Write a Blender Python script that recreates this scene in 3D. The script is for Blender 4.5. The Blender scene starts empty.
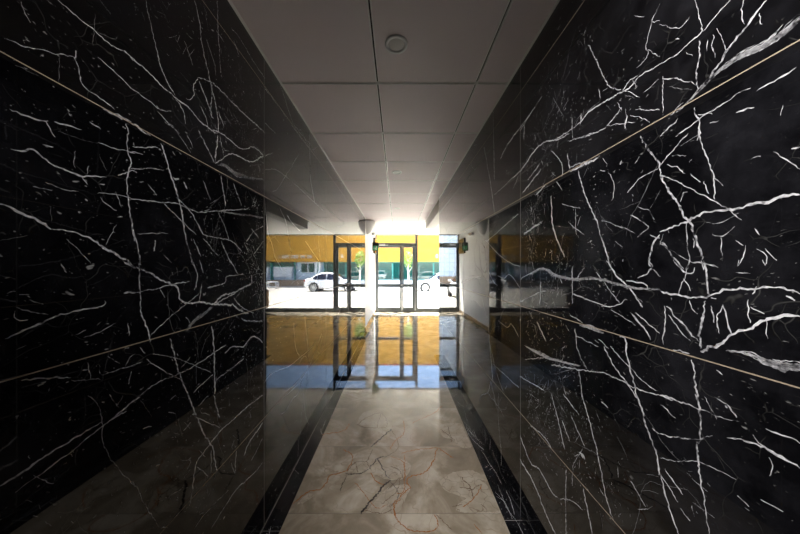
VEINS_LEFT='''561,1943,2.7 589,1942,2.9 629,1939,3.2 661,1935,3 697,1948,2.8
506,1884,1.9 513,1867,2.1 521,1858,2.4
485,1795,2 506,1800,1.9 523,1810,1.8 552,1825,1.9 589,1845,2
589,1845,2.9 596,1825,2.9 605,1795,3.6 636,1787,3.7 674,1781,3.9
564,1828,1.2 563,1768,1.2
630,1980,1 626,1901,1
636,1882,2.4 667,1875,2.5 726,1860,2.7
647,1766,4.1 679,1768,11.6 717,1768,7
704,1760,3.7 710,1734,3.8
492,1671,2.5 513,1671,4 546,1679,3.1
556,1683,3.3 605,1690,3.6
542,1676,2.1 555,1655,2.1
620,1719,2.8 643,1714,2.9
629,1939,1.2 670,1957,1.1 679,1970,0.8
697,1948,5.3 727,1945,5.6
593,1862,3.2 590,1843,3.2
499,1757,1 531,1761,1.1
713,1944,4.3 768,1944,4.9 813,1931,5.2 860,1930,5.3 917,1927,6 983,1912,6.2 1058,1913,6.2
758,2141,3.3 768,2100,3.5 792,2029,3.7 813,1974,4.1 858,1935,4.5
940,2325,6.3 964,2267,6.1 976,2196,6.2 1012,2110,6.7 1058,1994,6.7 1066,1917,6.3
1058,2445,4.7 1063,2349,4.8 1073,2237,5 1084,2153,5.1
1147,2415,3.5 1221,2425,4.2 1306,2410,4.6 1440,2408,4.9
958,2064,4.4 1030,2096,5.7 1105,2099,7.3 1221,2100,7.9 1440,2114,9.2
958,2064,3.3 934,2014,3.8 940,1991,3.7 917,1959,2.7 903,1956,3.8
713,1863,3 756,1860,3.1 805,1859,2.8 850,1881,2.5
960,2054,6.4 996,2013,6.7 1030,1972,6.9
1030,2089,5.4 1023,1973,5.7 1037,1961,6.8
858,1929,5.1 890,1904,5.2 901,1867,4.9
895,2144,3 934,2089,3.1
996,2240,3.7 1037,2187,3.7 1051,2139,3.5
713,1766,7.1 741,1765,9.1 764,1762,3.5
796,1848,3.1 850,1827,3.3 874,1820,3.4
1051,2318,3.6 1097,2313,3.7
1165,2376,5 1202,2339,5.1
970,1969,3.9 996,1938,3.9 1009,1898,3.8
1066,2008,4.6 1100,1966,4.8
493,1598,1.4 507,1601,4.5 523,1609,4.2 534,1602,3.3 564,1590,3.5 603,1586,5.2 655,1602,2.4
480,1494,6.5 493,1493,4.7 520,1477,7.4 552,1459,5.2
552,1459,3.2 603,1456,4.1 667,1417,7.7 721,1390,6.9
542,1553,2.2 571,1549,2.3 598,1550,2.3
575,1440,1.6 603,1413,1.6 623,1388,1.6
707,1745,4 707,1691,4.2 716,1661,4.1 707,1631,3.8 705,1590,4 712,1532,4.2 726,1452,4.3
638,1679,2.5 673,1682,2.6 727,1693,2.8
682,1615,2.8 704,1631,2.9 727,1647,3
636,1557,1.8 691,1566,2 727,1566,2.1
641,1549,2.6 658,1533,2.7 679,1525,2.8
676,1572,2 691,1537,2.1
593,1638,1.3 589,1613,1.4 593,1601,1.6
617,1616,1.5 615,1595,1.4
603,1585,3 615,1571,3.1
679,1489,1.7 655,1435,1.7
550,1663,1.6 557,1652,1.6
562,1667,0.8 617,1672,0.9 638,1679,0.9
480,1427,0.9 516,1439,0.9
538,1626,3.1 554,1629,3.2
523,1537,1.5 554,1539,1.6
641,1647,1.3 655,1618,1.3
550,1506,0.8 551,1475,0.8
805,1756,6 831,1700,6.2 864,1622,6.4 888,1553,6.5 895,1504,6.5 934,1391,6.8
713,1564,2.7 788,1577,3 869,1587,3.4 952,1582,3.6 1051,1606,3.9 1283,1667,4.7
1051,1608,4 1221,1626,8.1 1294,1638,6.2 1421,1650,13.7
864,1610,4.1 923,1573,4.6 983,1503,5
813,1581,2.8 880,1539,3 946,1498,3.2
764,1619,2.6 792,1596,2.7
713,1644,2.5 768,1668,2.8 813,1677,3.1
713,1525,4.2 727,1459,4.3 745,1388,4.4
1044,1788,7.6 1105,1807,10.5 1183,1798,21.1 1294,1819,9.7 1416,1854,7.8
1044,1788,5.4 1156,1876,6 1294,1899,6.9 1421,1980,7.4
958,1876,7.3 996,1839,7.6 1044,1793,7.9
1063,1911,8.3 1054,1847,8.2 1044,1793,8
1023,1910,4.1 1097,1928,4.9 1221,1927,4.8 1329,1985,5.1 1421,1984,7.1
860,1825,2.4 923,1779,2.6
895,1844,2.6 934,1802,2.7
1081,1756,6.6 1110,1640,6.8
720,1706,3.1 796,1740,3.4
983,1503,2.9 1051,1501,3.1 1147,1497,3.6 1221,1464,4.2
983,1489,3.5 1037,1446,3.6 1066,1427,3.6
1081,1490,4.4 1147,1399,4.7
934,1483,3.5 970,1423,3.6
892,1668,9.3 909,1651,9.5
1058,1608,3 1105,1555,3.2 1130,1495,3.4
713,1691,2.7 749,1698,2.9
1306,1575,5.4 1377,1534,5.7
734,1474,2.1 831,1488,2.3
788,1462,4.1 784,1428,4
1165,1753,5.8 1221,1667,6
983,1703,3.5 1023,1639,3.6
1262,1509,3.8 1329,1566,3.6 1421,1607,3.5
1073,1917,5.2 1097,1845,5.3
1329,1453,4.2 1421,1526,4.5
486,1248,2.3 509,1258,4.4 531,1266,5.6 554,1274,4.3 580,1281,3.9 644,1285,3.8 652,1299,3
501,1305,2.6 516,1295,2.7 546,1282,2.9
488,1332,1.8 499,1335,1.9
504,1328,1.9 518,1326,1.9
617,1160,2.9 624,1119,2.9
641,1145,2.1 645,1120,2.2 704,1118,2.8 727,1113,2.7
506,1163,3.3 542,1153,3.4 584,1138,3.7
584,1131,2.1 644,1110,2.3
608,1218,1.8 644,1227,1.9 676,1239,2
658,1161,2.1 685,1134,2.2
701,1121,2.3 714,1140,2.4 727,1146,2.4
697,1311,6 727,1313,6.3
694,1400,6.6 717,1386,6.9 727,1382,6.9
567,1387,3.6 575,1368,3.7
499,1298,1.3 501,1281,1.5 516,1276,1.9
707,1233,2.6 710,1198,2.6
593,1230,1.8 612,1237,1.8
717,1101,2.2 710,1070,2.2
713,1386,6.1 756,1373,6.5 800,1347,6.9 845,1327,7.3 869,1315,8.3 885,1268,7.6 958,1259,8.1 1037,1240,8.7 1165,1218,9.9 1211,1188,10.6 1283,1163,10.9
713,1312,3.4 756,1316,3.6 845,1325,4.1 917,1334,4.4
740,1401,4.4 741,1317,4.4 745,1253,4.3 768,1191,4.4 772,1165,4.5
928,1408,5.6 955,1355,6 940,1302,5.9
964,1409,3.6 983,1363,3.7
1037,1240,8.5 1089,1269,7.9 1174,1274,8.4 1306,1308,9.6
1051,1241,4.4 1183,1274,5
1037,1235,9.4 993,1215,16.8 934,1191,9.8 903,1165,13.3
768,1180,2.5 840,1226,2.8 964,1290,3.1
1002,1306,3.9 1097,1318,4.6 1113,1346,6.1
1221,1154,7.2 1262,1133,7 1416,1100,7.9
840,1158,5.2 860,1084,5.3 885,1004,5.2 911,949,5.1
1025,1157,8 1039,1067,8.4 1044,887,8.6
760,1119,2.5 813,1065,2.7 880,1013,2.9
741,1026,3.4 788,1037,3.4 860,1035,3.6 934,1036,4.1 1037,1050,4.7 1113,1061,5
1105,1027,6.9 1156,1041,5.8 1241,1017,6.7 1317,1045,6.3 1416,989,6.8
1044,937,3.7 1147,948,4.1 1241,960,4.5
713,1116,2.2 749,1118,2.3
780,1129,1.7 880,1077,1.9 1023,980,2.2
934,943,3.5 1037,969,3.9
976,1322,3.8 964,1263,3.7
901,1215,2.7 923,1189,2.7
1306,1347,6.7 1310,1304,6.8
1138,1416,4.5 1202,1349,4.7
1113,1346,3.2 1241,1354,3.6
805,1316,2 822,1287,2.1
741,1159,2.5 756,1137,2.6
880,1048,2.2 923,1075,2.4
1165,1251,3.9 1221,1204,3.7 1329,1158,3.9
480,984,7 499,988,5 523,990,5.9 542,997,3.7 575,1000,5.7 608,1002,4 649,1006,2.1
499,958,1.1 523,962,2.4 567,971,3.3 593,977,2.1 633,990,3 667,1001,3.8 704,1002,4.6
667,1001,4.7 727,1020,5.1
617,1084,1.7 638,1050,1.8 647,1009,2.1 647,966,2.1 658,919,1.8 682,867,1.8 727,783,1.9
523,970,1.2 536,949,1.3 555,929,1.5
661,1064,1.9 685,1020,2
513,932,0.9 521,919,0.9
542,863,1.2 550,845,1.2
694,1048,2.4 680,1029,2.3
911,946,6.2 943,868,6.4 983,772,6.4 1023,699,7.2 1058,575,8.1
713,1015,4.9 741,1022,5.1
713,808,1.9 738,765,2 756,710,2.1 800,602,2.2
1037,887,4.7 1073,778,4.9
1416,708,6.8 1262,721,6.2 1147,721,5.9 1073,722,6 1020,706,6.2
1020,706,6.2 952,688,6.4 934,634,5.5 928,603,5.4 917,560,5.4
943,855,2.9 1009,795,3.1 1073,739,3.3
952,670,2.8 1009,592,2.9
1058,575,15.4 1037,562,15.1
1416,352,6.5 1329,359,5.4 1183,397,5.1 1097,390,5.7 1023,379,5.4
940,460,3.1 996,467,2.8 1130,441,3
1183,571,5.9 1174,477,5.9
1416,561,9.4 1283,539,9.2 1241,508,10.2
800,602,2.1 831,570,2.2
1023,680,4.2 1023,593,4.2
880,746,2 923,711,2.2 906,695,4.4
970,856,2.3 1016,820,2.4
923,844,3.6 890,838,3.5
749,927,3.5 776,918,3.6
741,1012,1.2 776,947,1.2
860,970,3.3 840,963,3.2
1009,900,4.1 958,883,3.9
1416,480,5.6 1306,438,5.2
1147,541,3 1174,477,3.1
1439,2352,5.4 1652,2358,6.3 1957,2352,7.3 2494,2367,9.1
1439,1915,3.1 1610,1967,4.2 1957,1966,5.9 2596,1940,8
2156,2487,12.2 2193,2112,12.8 2313,1943,13.1
1439,2166,4.4 1570,2176,4.9
1439,1988,4.4 1533,2045,4.7
1724,1727,5.9 1832,1685,5.8 1955,1658,5.7
2074,1595,4.9 2418,1454,5.7
1453,1509,2 1541,1560,1.7 1614,1535,2.4
1443,1164,2.1 1816,1148,2.6 2362,1145,3.5
1784,1277,2.2 2033,1334,2.6
1431,770,4.3 1534,780,3.8 1774,736,4.3 1943,730,5.3 2193,724,6.6 2344,745,8.1
1645,575,3.3 2060,561,5.8 2518,769,8.5
1838,1010,6.3 1871,833,5.7 1943,744,4.6
2060,1009,6.2 2103,839,6.4 2147,632,7.3 2081,407,7.4
2019,875,4.6 2147,903,4 2518,910,4.3'''
VEINS_RIGHT='''698,1913,4.7 750,1923,4.7 792,1915,6.2 815,1917,4.6 887,1931,7 959,1939,7.5 1022,1926,5.2 1147,1937,5.4
815,1918,6.2 792,1934,5.5 762,1928,4.2
959,2185,3.3 921,2103,3.3 870,1979,2.8 819,1926,2.4
810,1919,2.4 754,1864,2.3
805,1904,1.8 770,1872,1.8
719,2045,3.9 734,2009,3.8 738,1983,2.9 730,1966,3.6 746,1953,4.4 766,1952,4
738,1983,2 698,1933,1.9
698,2071,4.3 719,2045,2.9 698,2029,2.2
774,2112,2.1 742,2078,2
1487,2147,8.3 1398,2170,7.6 1260,2197,6.7
1441,2152,8.9 1441,2075,8.9
1176,2136,2.4 1102,2007,2.3
1045,1969,4.7 1045,1883,4.7
1000,1865,4.2 887,1844,4.3 815,1870,4.6
876,1847,2.4 770,1801,2.1
787,1830,2.5 746,1799,2.3 726,1775,2.2
770,1837,2.6 698,1794,2.4
1000,1914,6.1 993,1959,6.1
803,1800,8 796,1836,7.9
834,1898,2.1 815,1862,2
701,1877,2.8 723,1871,2.8 746,1872,2.6
910,1991,3.2 904,1951,3.2
779,1933,1.9 766,1901,1.9
496,1877,5.8 511,1869,5.9 534,1849,6.7 557,1831,7.6 578,1806,8.5 608,1780,10.6
453,1811,7.7 460,1807,24.7 482,1796,19.9 507,1795,15.4 526,1803,14.9 551,1802,10.6 578,1797,7.2 608,1783,10.7 635,1770,8 659,1763,4.9
608,1897,4.2 608,1861,4.6 614,1839,4.3 609,1787,3.9
618,2000,2.1 608,1960,2.2 602,1913,3.6 635,1908,4.1 665,1907,4 698,1913,3.9
551,1932,3.8 578,1922,4 600,1911,4.1
575,1895,2.2 566,1864,2.2 557,1831,2.2
580,1887,3.1 582,1861,2.8 577,1833,2.4
691,1870,3.3 659,1847,3 613,1802,2.7
691,1877,2.7 691,1782,2.7
678,1840,1.5 624,1794,1.4
698,2019,1.8 671,1985,1.8 650,1965,2.8 629,1971,3.6
534,1899,2.9 530,1861,2.9
530,1911,2.1 535,1895,2.1
618,1751,4.2 613,1730,4.2 608,1709,4.6 609,1671,4.8
659,1704,3.9 613,1717,3.6 564,1726,3.3 534,1731,3.1
511,1718,4 493,1719,3.9 460,1723,3.6
542,1693,2.1 530,1689,4.8 514,1688,2.2
610,1731,2.1 582,1715,2
698,1724,5.2 653,1746,4.9
587,1697,2.3 571,1693,2.2
534,1731,2.6 520,1727,2.6
476,1669,1.5 479,1652,1.5
507,1863,1.6 504,1838,1.6
659,1944,3.6 650,1939,3.6
592,1884,2.7 590,1861,2.7
641,1777,4.1 671,1763,4.3
635,1892,1.6 621,1872,1.6
752,1754,6.5 734,1712,6.1 704,1664,6.1 698,1624,6.6
1012,1750,6.2 972,1640,5.7 915,1539,5.3 898,1483,5.4 854,1377,5.1
1060,1763,7.1 959,1762,12.5 910,1754,4.7
1487,1919,9.4 1283,1971,6.8 1129,1927,4.7 1060,1920,4.9
1456,1793,6.7 1271,1853,5.8
1077,1891,4.3 910,1847,3.6
704,1643,3.2 762,1631,3.6 796,1604,3.9
1186,1902,3.6 1111,1814,4 1111,1760,5.3
1077,1843,5.9 1060,1774,5.8
1441,1569,10 1260,1601,8.7
1186,1704,7.8 1176,1574,7.4 1129,1477,6.4 1093,1426,6
787,1535,3.6 730,1495,3.4 746,1479,4.1 762,1466,4.2
762,1556,2.8 730,1538,2.6 715,1507,2.7
698,1466,5.9 719,1433,6 730,1398,6.1 719,1374,5.9
898,1540,2.6 805,1499,2.3 770,1479,2.2
726,1469,3.4 698,1457,3.3
1111,1650,3.1 1000,1603,2.8
1069,1566,3.3 979,1502,3.1
1029,1610,3 1022,1508,2.9
870,1694,2.6 844,1642,2.9 854,1595,3.3
821,1698,8.8 813,1706,8.7
1319,1741,7.5 1227,1770,6.9
770,1680,2.9 758,1697,2.9
1147,1755,4 1111,1705,3.9
1398,1845,6.5 1283,1883,6
1060,1784,5.4 972,1769,5
892,1750,2.5 870,1719,2.4
904,1710,4.2 881,1702,4.1
698,1624,6 668,1560,6.9 632,1491,7 613,1443,6.3 600,1394,5.1 596,1374,5.1
698,1471,5.7 662,1482,5.5 632,1491,7.8 587,1504,5.4 542,1499,6.5 500,1501,8.5 456,1502,9.1
698,1624,3.5 635,1573,3.2 582,1526,2.9 559,1504,2.7 534,1473,2.6
609,1694,3.5 605,1662,3.3 592,1615,3.2 580,1576,3.2 579,1527,3.3
580,1576,1.8 564,1551,1.7
681,1641,3.6 656,1627,3.2 638,1605,3.1
698,1648,4.2 665,1674,4 629,1695,3.8
632,1488,2.8 631,1432,2.8 629,1395,2.8 632,1374,2.9
698,1449,5.2 665,1409,5 641,1376,4.8
698,1445,2.6 635,1398,2.4 602,1388,2.3 571,1379,2.2
489,1590,2.4 476,1573,2.3 456,1547,2.3
520,1591,2.6 505,1590,2.6
528,1423,2.4 531,1405,2.5 538,1381,2.6
511,1414,3.1 498,1403,2.6 500,1383,2.5
498,1415,2 482,1393,1.9
514,1454,2.7 507,1441,2.6
565,1446,2.3 565,1404,2.3
595,1479,1.7 568,1476,1.7 538,1490,1.6
647,1539,2.5 641,1559,2.7 632,1558,2.5
624,1600,2.4 605,1573,2.4
668,1660,1.8 635,1646,1.7
597,1573,2.4 590,1542,2.3
542,1435,2.3 530,1423,2.3
582,1451,2.2 564,1445,2.2 546,1465,2
466,1587,4.8 456,1587,4.7
621,1450,2.7 618,1425,2.7
1487,1318,14.5 1283,1380,11.9 1216,1373,11.6 1176,1350,11 1029,1333,9.2 953,1345,8.4 887,1339,8 805,1324,7.3 746,1319,6.6 698,1323,6.2
876,1406,6.9 834,1356,6.5 801,1329,6.2 746,1270,5.8
801,1341,4.8 746,1336,4.5 730,1322,4.6
730,1401,5.2 719,1376,5.1 762,1350,5.3
719,1376,3.6 698,1355,3.5
1029,1333,3.7 979,1381,3.5
1045,1387,4.7 1045,1238,4.7
1487,1194,6.2 1319,1253,5.4 1227,1276,4.9
1045,1279,5.4 946,1264,4.9 859,1255,4.2 805,1281,3.9
1007,1168,8.3 946,1169,14.8 887,1164,7.5
1060,1194,4.8 986,1177,4.4
1441,966,6.5 1319,968,14.7 1206,973,13.6 1000,1012,4
1186,951,5.7 1015,994,4.9 898,1027,4.4 824,1035,4.4 779,1031,4.1 698,1046,3.5
887,1119,6 844,1069,5.7 796,1035,5.3 762,1005,5.1
807,1173,6.8 787,1086,6.7 770,1031,6.6 762,1005,6.6
859,1127,4.3 796,1090,4 754,1068,3.7 708,1052,3.4
1029,1148,4.7 1015,1072,4.7 966,1015,4.4
1022,1120,3.3 910,1112,3
1007,995,4.6 986,892,4.5
1307,1119,6.7 1227,1045,6.2
1487,777,6.6 1249,811,5.6
859,1245,2.8 805,1229,2.6 770,1213,2.6
779,1246,5.4 738,1205,5.1 723,1184,5
787,1248,3.6 746,1211,3.4
770,1251,4.3 698,1208,3.9
921,1367,3.2 824,1271,2.9
1426,893,3.9 1206,979,3.3
779,1303,2.5 746,1284,2.4
910,1139,3.4 865,1117,3.2
1283,1206,9.2 1271,1314,9.1
1129,1349,5.1 1111,1316,5
824,1169,6.7 803,1170,6.6
698,1321,7 650,1310,6.5 590,1315,5.7 553,1335,5.3 514,1339,5 493,1343,4.8 476,1340,4.7 456,1334,4.4
597,1396,6.1 595,1373,6.1 590,1315,6
596,1305,6 600,1264,6 607,1230,6.2 603,1195,6.4
456,1293,7 496,1284,7.2 522,1259,6.9 551,1238,5.4 573,1212,7.6 605,1189,11.3
559,1205,4.4 526,1210,11.7 500,1204,15.5 479,1201,19 460,1208,19 449,1211,12.9
665,1399,5 644,1376,4.9 632,1366,5 621,1370,4.7 616,1379,4.5
681,1282,5.7 647,1245,5.4 608,1210,5.1
685,1282,3.3 685,1245,3.3 691,1182,3.3
678,1259,2.9 624,1204,2.6
653,1315,2.4 638,1354,2.3 629,1397,2.3
641,1354,2.4 625,1324,2.4
618,1394,3.6 595,1387,3.4 573,1379,3.3
524,1316,3.6 522,1299,3.5 520,1271,3.5
520,1301,2.6 500,1292,2.5
516,1327,3 512,1343,3
564,1301,3.8 557,1272,3.7 551,1238,3.6
566,1298,3.1 574,1274,3.2 571,1238,3.3
585,1295,4 580,1259,3.9
495,1283,1.7 495,1246,1.7
624,1164,5.4 616,1130,5.1 612,1075,5
627,1302,2.9 621,1281,3 610,1274,3.1
665,1176,5.4 627,1179,5.1
698,1046,4.4 665,1049,4.2
542,1368,1.6 520,1367,1.5
473,1327,6.3 462,1321,6.1
503,1393,2 498,1383,1.9
536,1394,2.1 538,1384,2.1
575,1158,3.7 566,1150,3.6
585,1312,4.7 575,1311,4.6
993,911,6.5 946,821,6.1 910,735,5.7 876,621,5.6 844,574,5.8
766,1017,7.7 734,938,7.5 708,891,6.9 700,835,6.2
986,565,7 957,495,6.7 940,442,6.4
1085,564,5 1085,441,5 1085,298,5
1487,315,11.6 1332,301,11.6 1227,246,11.5 1156,227,10.3
1186,821,6.8 1129,715,6.5 1093,638,6.2
1111,747,6.3 1060,692,6
1053,800,5.6 979,725,5.2
1102,860,5.1 1007,825,4.6
1487,447,10.4 1371,384,8.2 1283,410,6.4 1166,389,4.8 1045,466,3.1 986,483,3.7
1371,573,6.8 1249,595,7.3 1186,576,8.7
787,752,5 738,718,4.7
719,947,4.3 698,946,4.2
986,711,1.8 1037,615,2.3 1045,527,2.9
898,929,4.8 870,921,4.7
762,689,2.2 730,718,2.1
614,1088,6.9 605,1033,5.4 608,990,4.8 614,967,5.4 608,930,4.6 600,859,4 587,792,2.3
698,1045,5.6 647,1055,4.6 608,1058,3.2 573,1059,2.3 538,1070,1.6
698,946,4.8 665,956,4.2 618,983,3.5 582,1011,3.2
557,1024,2.6 538,1031,4.6 511,1040,4.7 489,1041,7.6 456,1036,4.6
516,1055,2.8 507,1046,2.9 496,1040,2.8
698,836,5.2 675,774,5.2 653,727,5.1
685,863,4.8 659,844,4.6 644,830,4.5
698,843,4 659,808,3.8 653,804,3.8
647,796,4.7 627,783,4.5
624,823,2.2 616,803,2.2
698,881,2.4 653,906,2.2 608,936,2.2 573,944,2.4 542,948,2.4
557,1093,4.3 540,1075,4.1
578,1099,3.3 557,1093,3.1
597,1090,2.5 575,1052,2.4
695,1023,3.5 659,1006,3.3
498,1076,3.6 473,1080,3.5 456,1077,3.5
494,1027,2.4 488,1015,1.7 493,992,1.5
505,938,3.2 476,944,3
540,916,3.4 522,910,3.3
558,1092,6.1 554,1088,6.1
1487,1924,4.6 1872,1898,5.8
2095,2338,9.6 1961,2034,9.2 1872,1772,9.1
1901,2527,10.2 1872,2004,10.1
1374,2176,6.5 1646,2150,8.4 1764,2106,10.4
2064,1604,7.4 1813,1485,6.3 1646,1424,5 1483,1391,4.3
1254,1602,5.7 1435,1568,6.6
2017,1592,6.1 1507,1688,4.5
1813,1331,4.4 1709,1321,4 1616,1342,4.2 1483,1271,5
1483,1322,5 1281,1379,4.3
1483,1190,2.4 1272,1266,2.1
2854,1240,6.9 2164,1323,5.2
1799,1030,4 1663,1016,3.1 1595,1047,3.5 1498,993,4.6
1903,703,4.6 1498,709,3.6
1980,884,8.2 1903,569,7.9'''
CRACK_DARK='''-205,1497,10.7 -134,1622,11.7 -50,1744,12.6
-50,1744,7.9 -149,1930,8.8
-352,1793,7.7 -227,1806,7.7 -149,1930,8 -77,1960,8.9
-204,2065,11.3 -53,2296,12.6
-340,1781,4.2 -360,1653,3.9
-49,1732,3.9 7,1622,3.5 -43,1543,3.5'''
CRACK_RUST='''-611,1562,6.6 -549,1653,7.2 -474,1675,7 -446,1781,7.7 -347,1819,7.4 -332,1960,6.2 -411,2038,7.3
-627,2216,10.2 -459,2276,10 -429,2382,8
15,1601,5.4 -19,1543,5.1 -10,1471,4.8
-188,1806,6.2 -124,1720,6 -85,1697,6.3
-273,1720,3.7 -127,1543,3.5 -61,1562,3.9
309,2055,7.7 257,1915,7.3 184,1806,7.7 65,1756,7.3 71,1675,6.4 -10,1581,6.2 -18,1506,5.7 37,1422,5.6 127,1394,5.4 204,1406,5 222,1471,5.6 209,1497,6.2
309,2055,6.5 163,2038,6.3 30,1990,6
309,2055,7.7 409,1944,7.3
51,1975,5.3 43,1664,4.5 -11,1643,5.2
-55,1960,5.5 39,1901,4.5 45,1732,3.8
411,1438,3.6 441,1385,3.5
374,1543,4.8 458,1601,4.8 541,1697,5
50,2428,6.6 59,2255,6.3 -14,2141,6.7 -57,2038,6.1
127,2382,7.5 343,2550,7.5 448,2685,7.2'''
CRACK_BROWN='''-345,1806,4.7 -301,1901,5.6 -220,1915,5.3 -190,2038,4.8
-301,1901,4 -267,1806,3.8
-220,1915,4.2 -180,1819,4
-95,1562,3.8 -11,1643,3.8 17,1756,4.7 -65,1664,4.1
-192,1524,3.6 -92,1506,3.6 -27,1524,3.7
-361,2360,7.3 -285,2475,8.7 -155,2550,8.6 -92,2339,5.8 -242,2317,8.4 -361,2360,8
-155,2550,5.7 -179,2317,5.2
-53,2296,5.2 8,2071,4.5 -77,1960,5.1
420,1768,7 455,1686,6.3 458,1601,5.6
371,2296,6.9 462,2141,6.4
489,1562,4.2 510,1524,4.1
437,1653,3.7 544,1709,3.8
441,2339,5.2 435,2123,4.8
391,1686,4.7 467,1664,4.6
316,1543,3.5 379,1562,3.6
-52,1859,5.2 8,1832,4.5 45,1732,3.9
217,1497,3.6 288,1406,3.4'''
import bpy, bmesh, math, random
from mathutils import Vector, Matrix
sc = bpy.context.scene
col = sc.collection
random.seed(7)
AL = -0.716                     # left wall face
def xr(Y): return 0.6915 - 0.0055*Y   # right wall face, a touch out of parallel
H_CEIL = 2.512
Y_END = 8.63                    # glazed front
Y_OPEN = 4.27                   # right wall stops here, the lobby opens
Y_MARBLE = 5.9                  # marble on the left stops here
X_LOB = 3.15                    # right side of the lobby
# ------------------------------------------------------------------ helpers
def bx(bm, x0, x1, y0, y1, z0, z1, mi=0):
    v = [bm.verts.new(p) for p in ((x0,y0,z0),(x1,y0,z0),(x1,y1,z0),(x0,y1,z0),(x0,y0,z1),(x1,y0,z1),(x1,y1,z1),(x0,y1,z1))]
    for f in ((3,2,1,0),(4,5,6,7),(0,1,5,4),(1,2,6,5),(2,3,7,6),(3,0,4,7)):
        fc = bm.faces.new([v[i] for i in f]); fc.material_index = mi
    return v
def cyl(bm, p0, p1, r0, r1=None, n=16, mi=0, caps=True):
    r1 = r0 if r1 is None else r1
    p0, p1 = Vector(p0), Vector(p1); d = (p1-p0).normalized()
    a = d.orthogonal().normalized(); b = d.cross(a)
    A = [bm.verts.new(p0 + (a*math.cos(t)+b*math.sin(t))*r0) for t in [2*math.pi*i/n for i in range(n)]]
    B = [bm.verts.new(p1 + (a*math.cos(t)+b*math.sin(t))*r1) for t in [2*math.pi*i/n for i in range(n)]]
    for i in range(n):
        f = bm.faces.new((A[i], A[(i+1)%n], B[(i+1)%n], B[i])); f.material_index = mi; f.smooth = True
    if caps:
        for c in (A[::-1], B):
            f = bm.faces.new(c); f.material_index = mi
def lathe(bm, prof, n=32, c=(0,0,0), mi=0):
    rings = []
    for r, z in prof:
        rings.append([bm.verts.new((c[0]+r*math.cos(2*math.pi*i/n), c[1]+r*math.sin(2*math.pi*i/n), c[2]+z)) for i in range(n)] if r > 1e-6 else [bm.verts.new((c[0],c[1],c[2]+z))])
    for a, b in zip(rings, rings[1:]):
        for i in range(n):
            j = (i+1) % n
            if len(a) == 1 and len(b) == 1: continue
            if len(a) == 1: f = bm.faces.new((a[0], b[i], b[j]))
            elif len(b) == 1: f = bm.faces.new((a[i], a[j], b[0]))
            else: f = bm.faces.new((a[i], a[j], b[j], b[i]))
            f.material_index = mi; f.smooth = True
def poly(bm, pts, mi=0):
    f = bm.faces.new([bm.verts.new(p) for p in pts]); f.material_index = mi; return f
def obj(name, bm, mats, parent=None, bevel=0, recalc=True):
    if recalc: bmesh.ops.recalc_face_normals(bm, faces=bm.faces[:])
    me = bpy.data.meshes.new(name); bm.to_mesh(me); bm.free()
    for m in (mats if isinstance(mats, (list, tuple)) else [mats]): me.materials.append(m)
    o = bpy.data.objects.new(name, me); col.objects.link(o)
    if parent: o.parent = parent
    if bevel:
        b = o.modifiers.new('bevel', 'BEVEL'); b.width = bevel; b.segments = 2; b.limit_method = 'ANGLE'
    return o
def boxobj(name, dims, mat, parent=None, bevel=0):
    bm = bmesh.new(); bx(bm, *dims); return obj(name, bm, mat, parent, bevel)
def tag(o, label, cat, group=None):
    o['label'] = label; o['category'] = cat
    if group: o['group'] = group
    return o
def empty(name, loc=(0,0,0), rz=0):
    o = bpy.data.objects.new(name, None); col.objects.link(o); o.location = loc; o.rotation_euler.z = rz
    o.empty_display_size = .1; return o
def struct(o, label=None, cat=None):
    o['kind'] = 'structure'
    if label: o['label'] = label
    if cat: o['category'] = cat
    return o
def copy_tree(o, parent=None):
    c = o.copy(); col.objects.link(c)
    if parent: c.parent = parent
    for ch in list(o.children): copy_tree(ch, c)
    return c
# ---------------------------------------------------------------- materials
def mat(name, color, rough=.5, metal=0, ior=1.45, spec=None, emit=None, es=0):
    m = bpy.data.materials.new(name); m.use_nodes = True
    p = m.node_tree.nodes['Principled BSDF']
    p.inputs['Base Color'].default_value = (*color, 1); p.inputs['Roughness'].default_value = rough
    p.inputs['Metallic'].default_value = metal; p.inputs['IOR'].default_value = ior
    if emit: p.inputs['Emission Color'].default_value = (*emit, 1); p.inputs['Emission Strength'].default_value = es
    return m
def N(m, t, **kw):
    n = m.node_tree.nodes.new(t)
    for k, v in kw.items(): setattr(n, k, v)
    return n
def lk(m, a, b): m.node_tree.links.new(a, b)
def ramp(m, stops, interp='LINEAR'):
    r = N(m, 'ShaderNodeValToRGB'); cr = r.color_ramp; cr.interpolation = interp
    while len(cr.elements) < len(stops): cr.elements.new(.5)
    for e, (p, c) in zip(cr.elements, stops): e.position = p; e.color = (*c, 1) if len(c) == 3 else c
    return r
def noisy(name, c0, c1, scale=5, rough=.6, detail=4, bump=0, **kw):
    m = mat(name, c0, rough, **kw); p = m.node_tree.nodes['Principled BSDF']
    tc = N(m, 'ShaderNodeTexCoord'); n = N(m, 'ShaderNodeTexNoise'); n.inputs['Scale'].default_value = scale; n.inputs['Detail'].default_value = detail
    r = ramp(m, [(.35, c0), (.65, c1)])
    lk(m, tc.outputs['Object'], n.inputs['Vector']); lk(m, n.outputs['Fac'], r.inputs['Fac']); lk(m, r.outputs['Color'], p.inputs['Base Color'])
    if bump:
        b = N(m, 'ShaderNodeBump'); b.inputs['Strength'].default_value = bump; b.inputs['Distance'].default_value = .01
        lk(m, n.outputs['Fac'], b.inputs['Height']); lk(m, b.outputs['Normal'], p.inputs['Normal'])
    return m
WALL_IOR = 1.45
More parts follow.
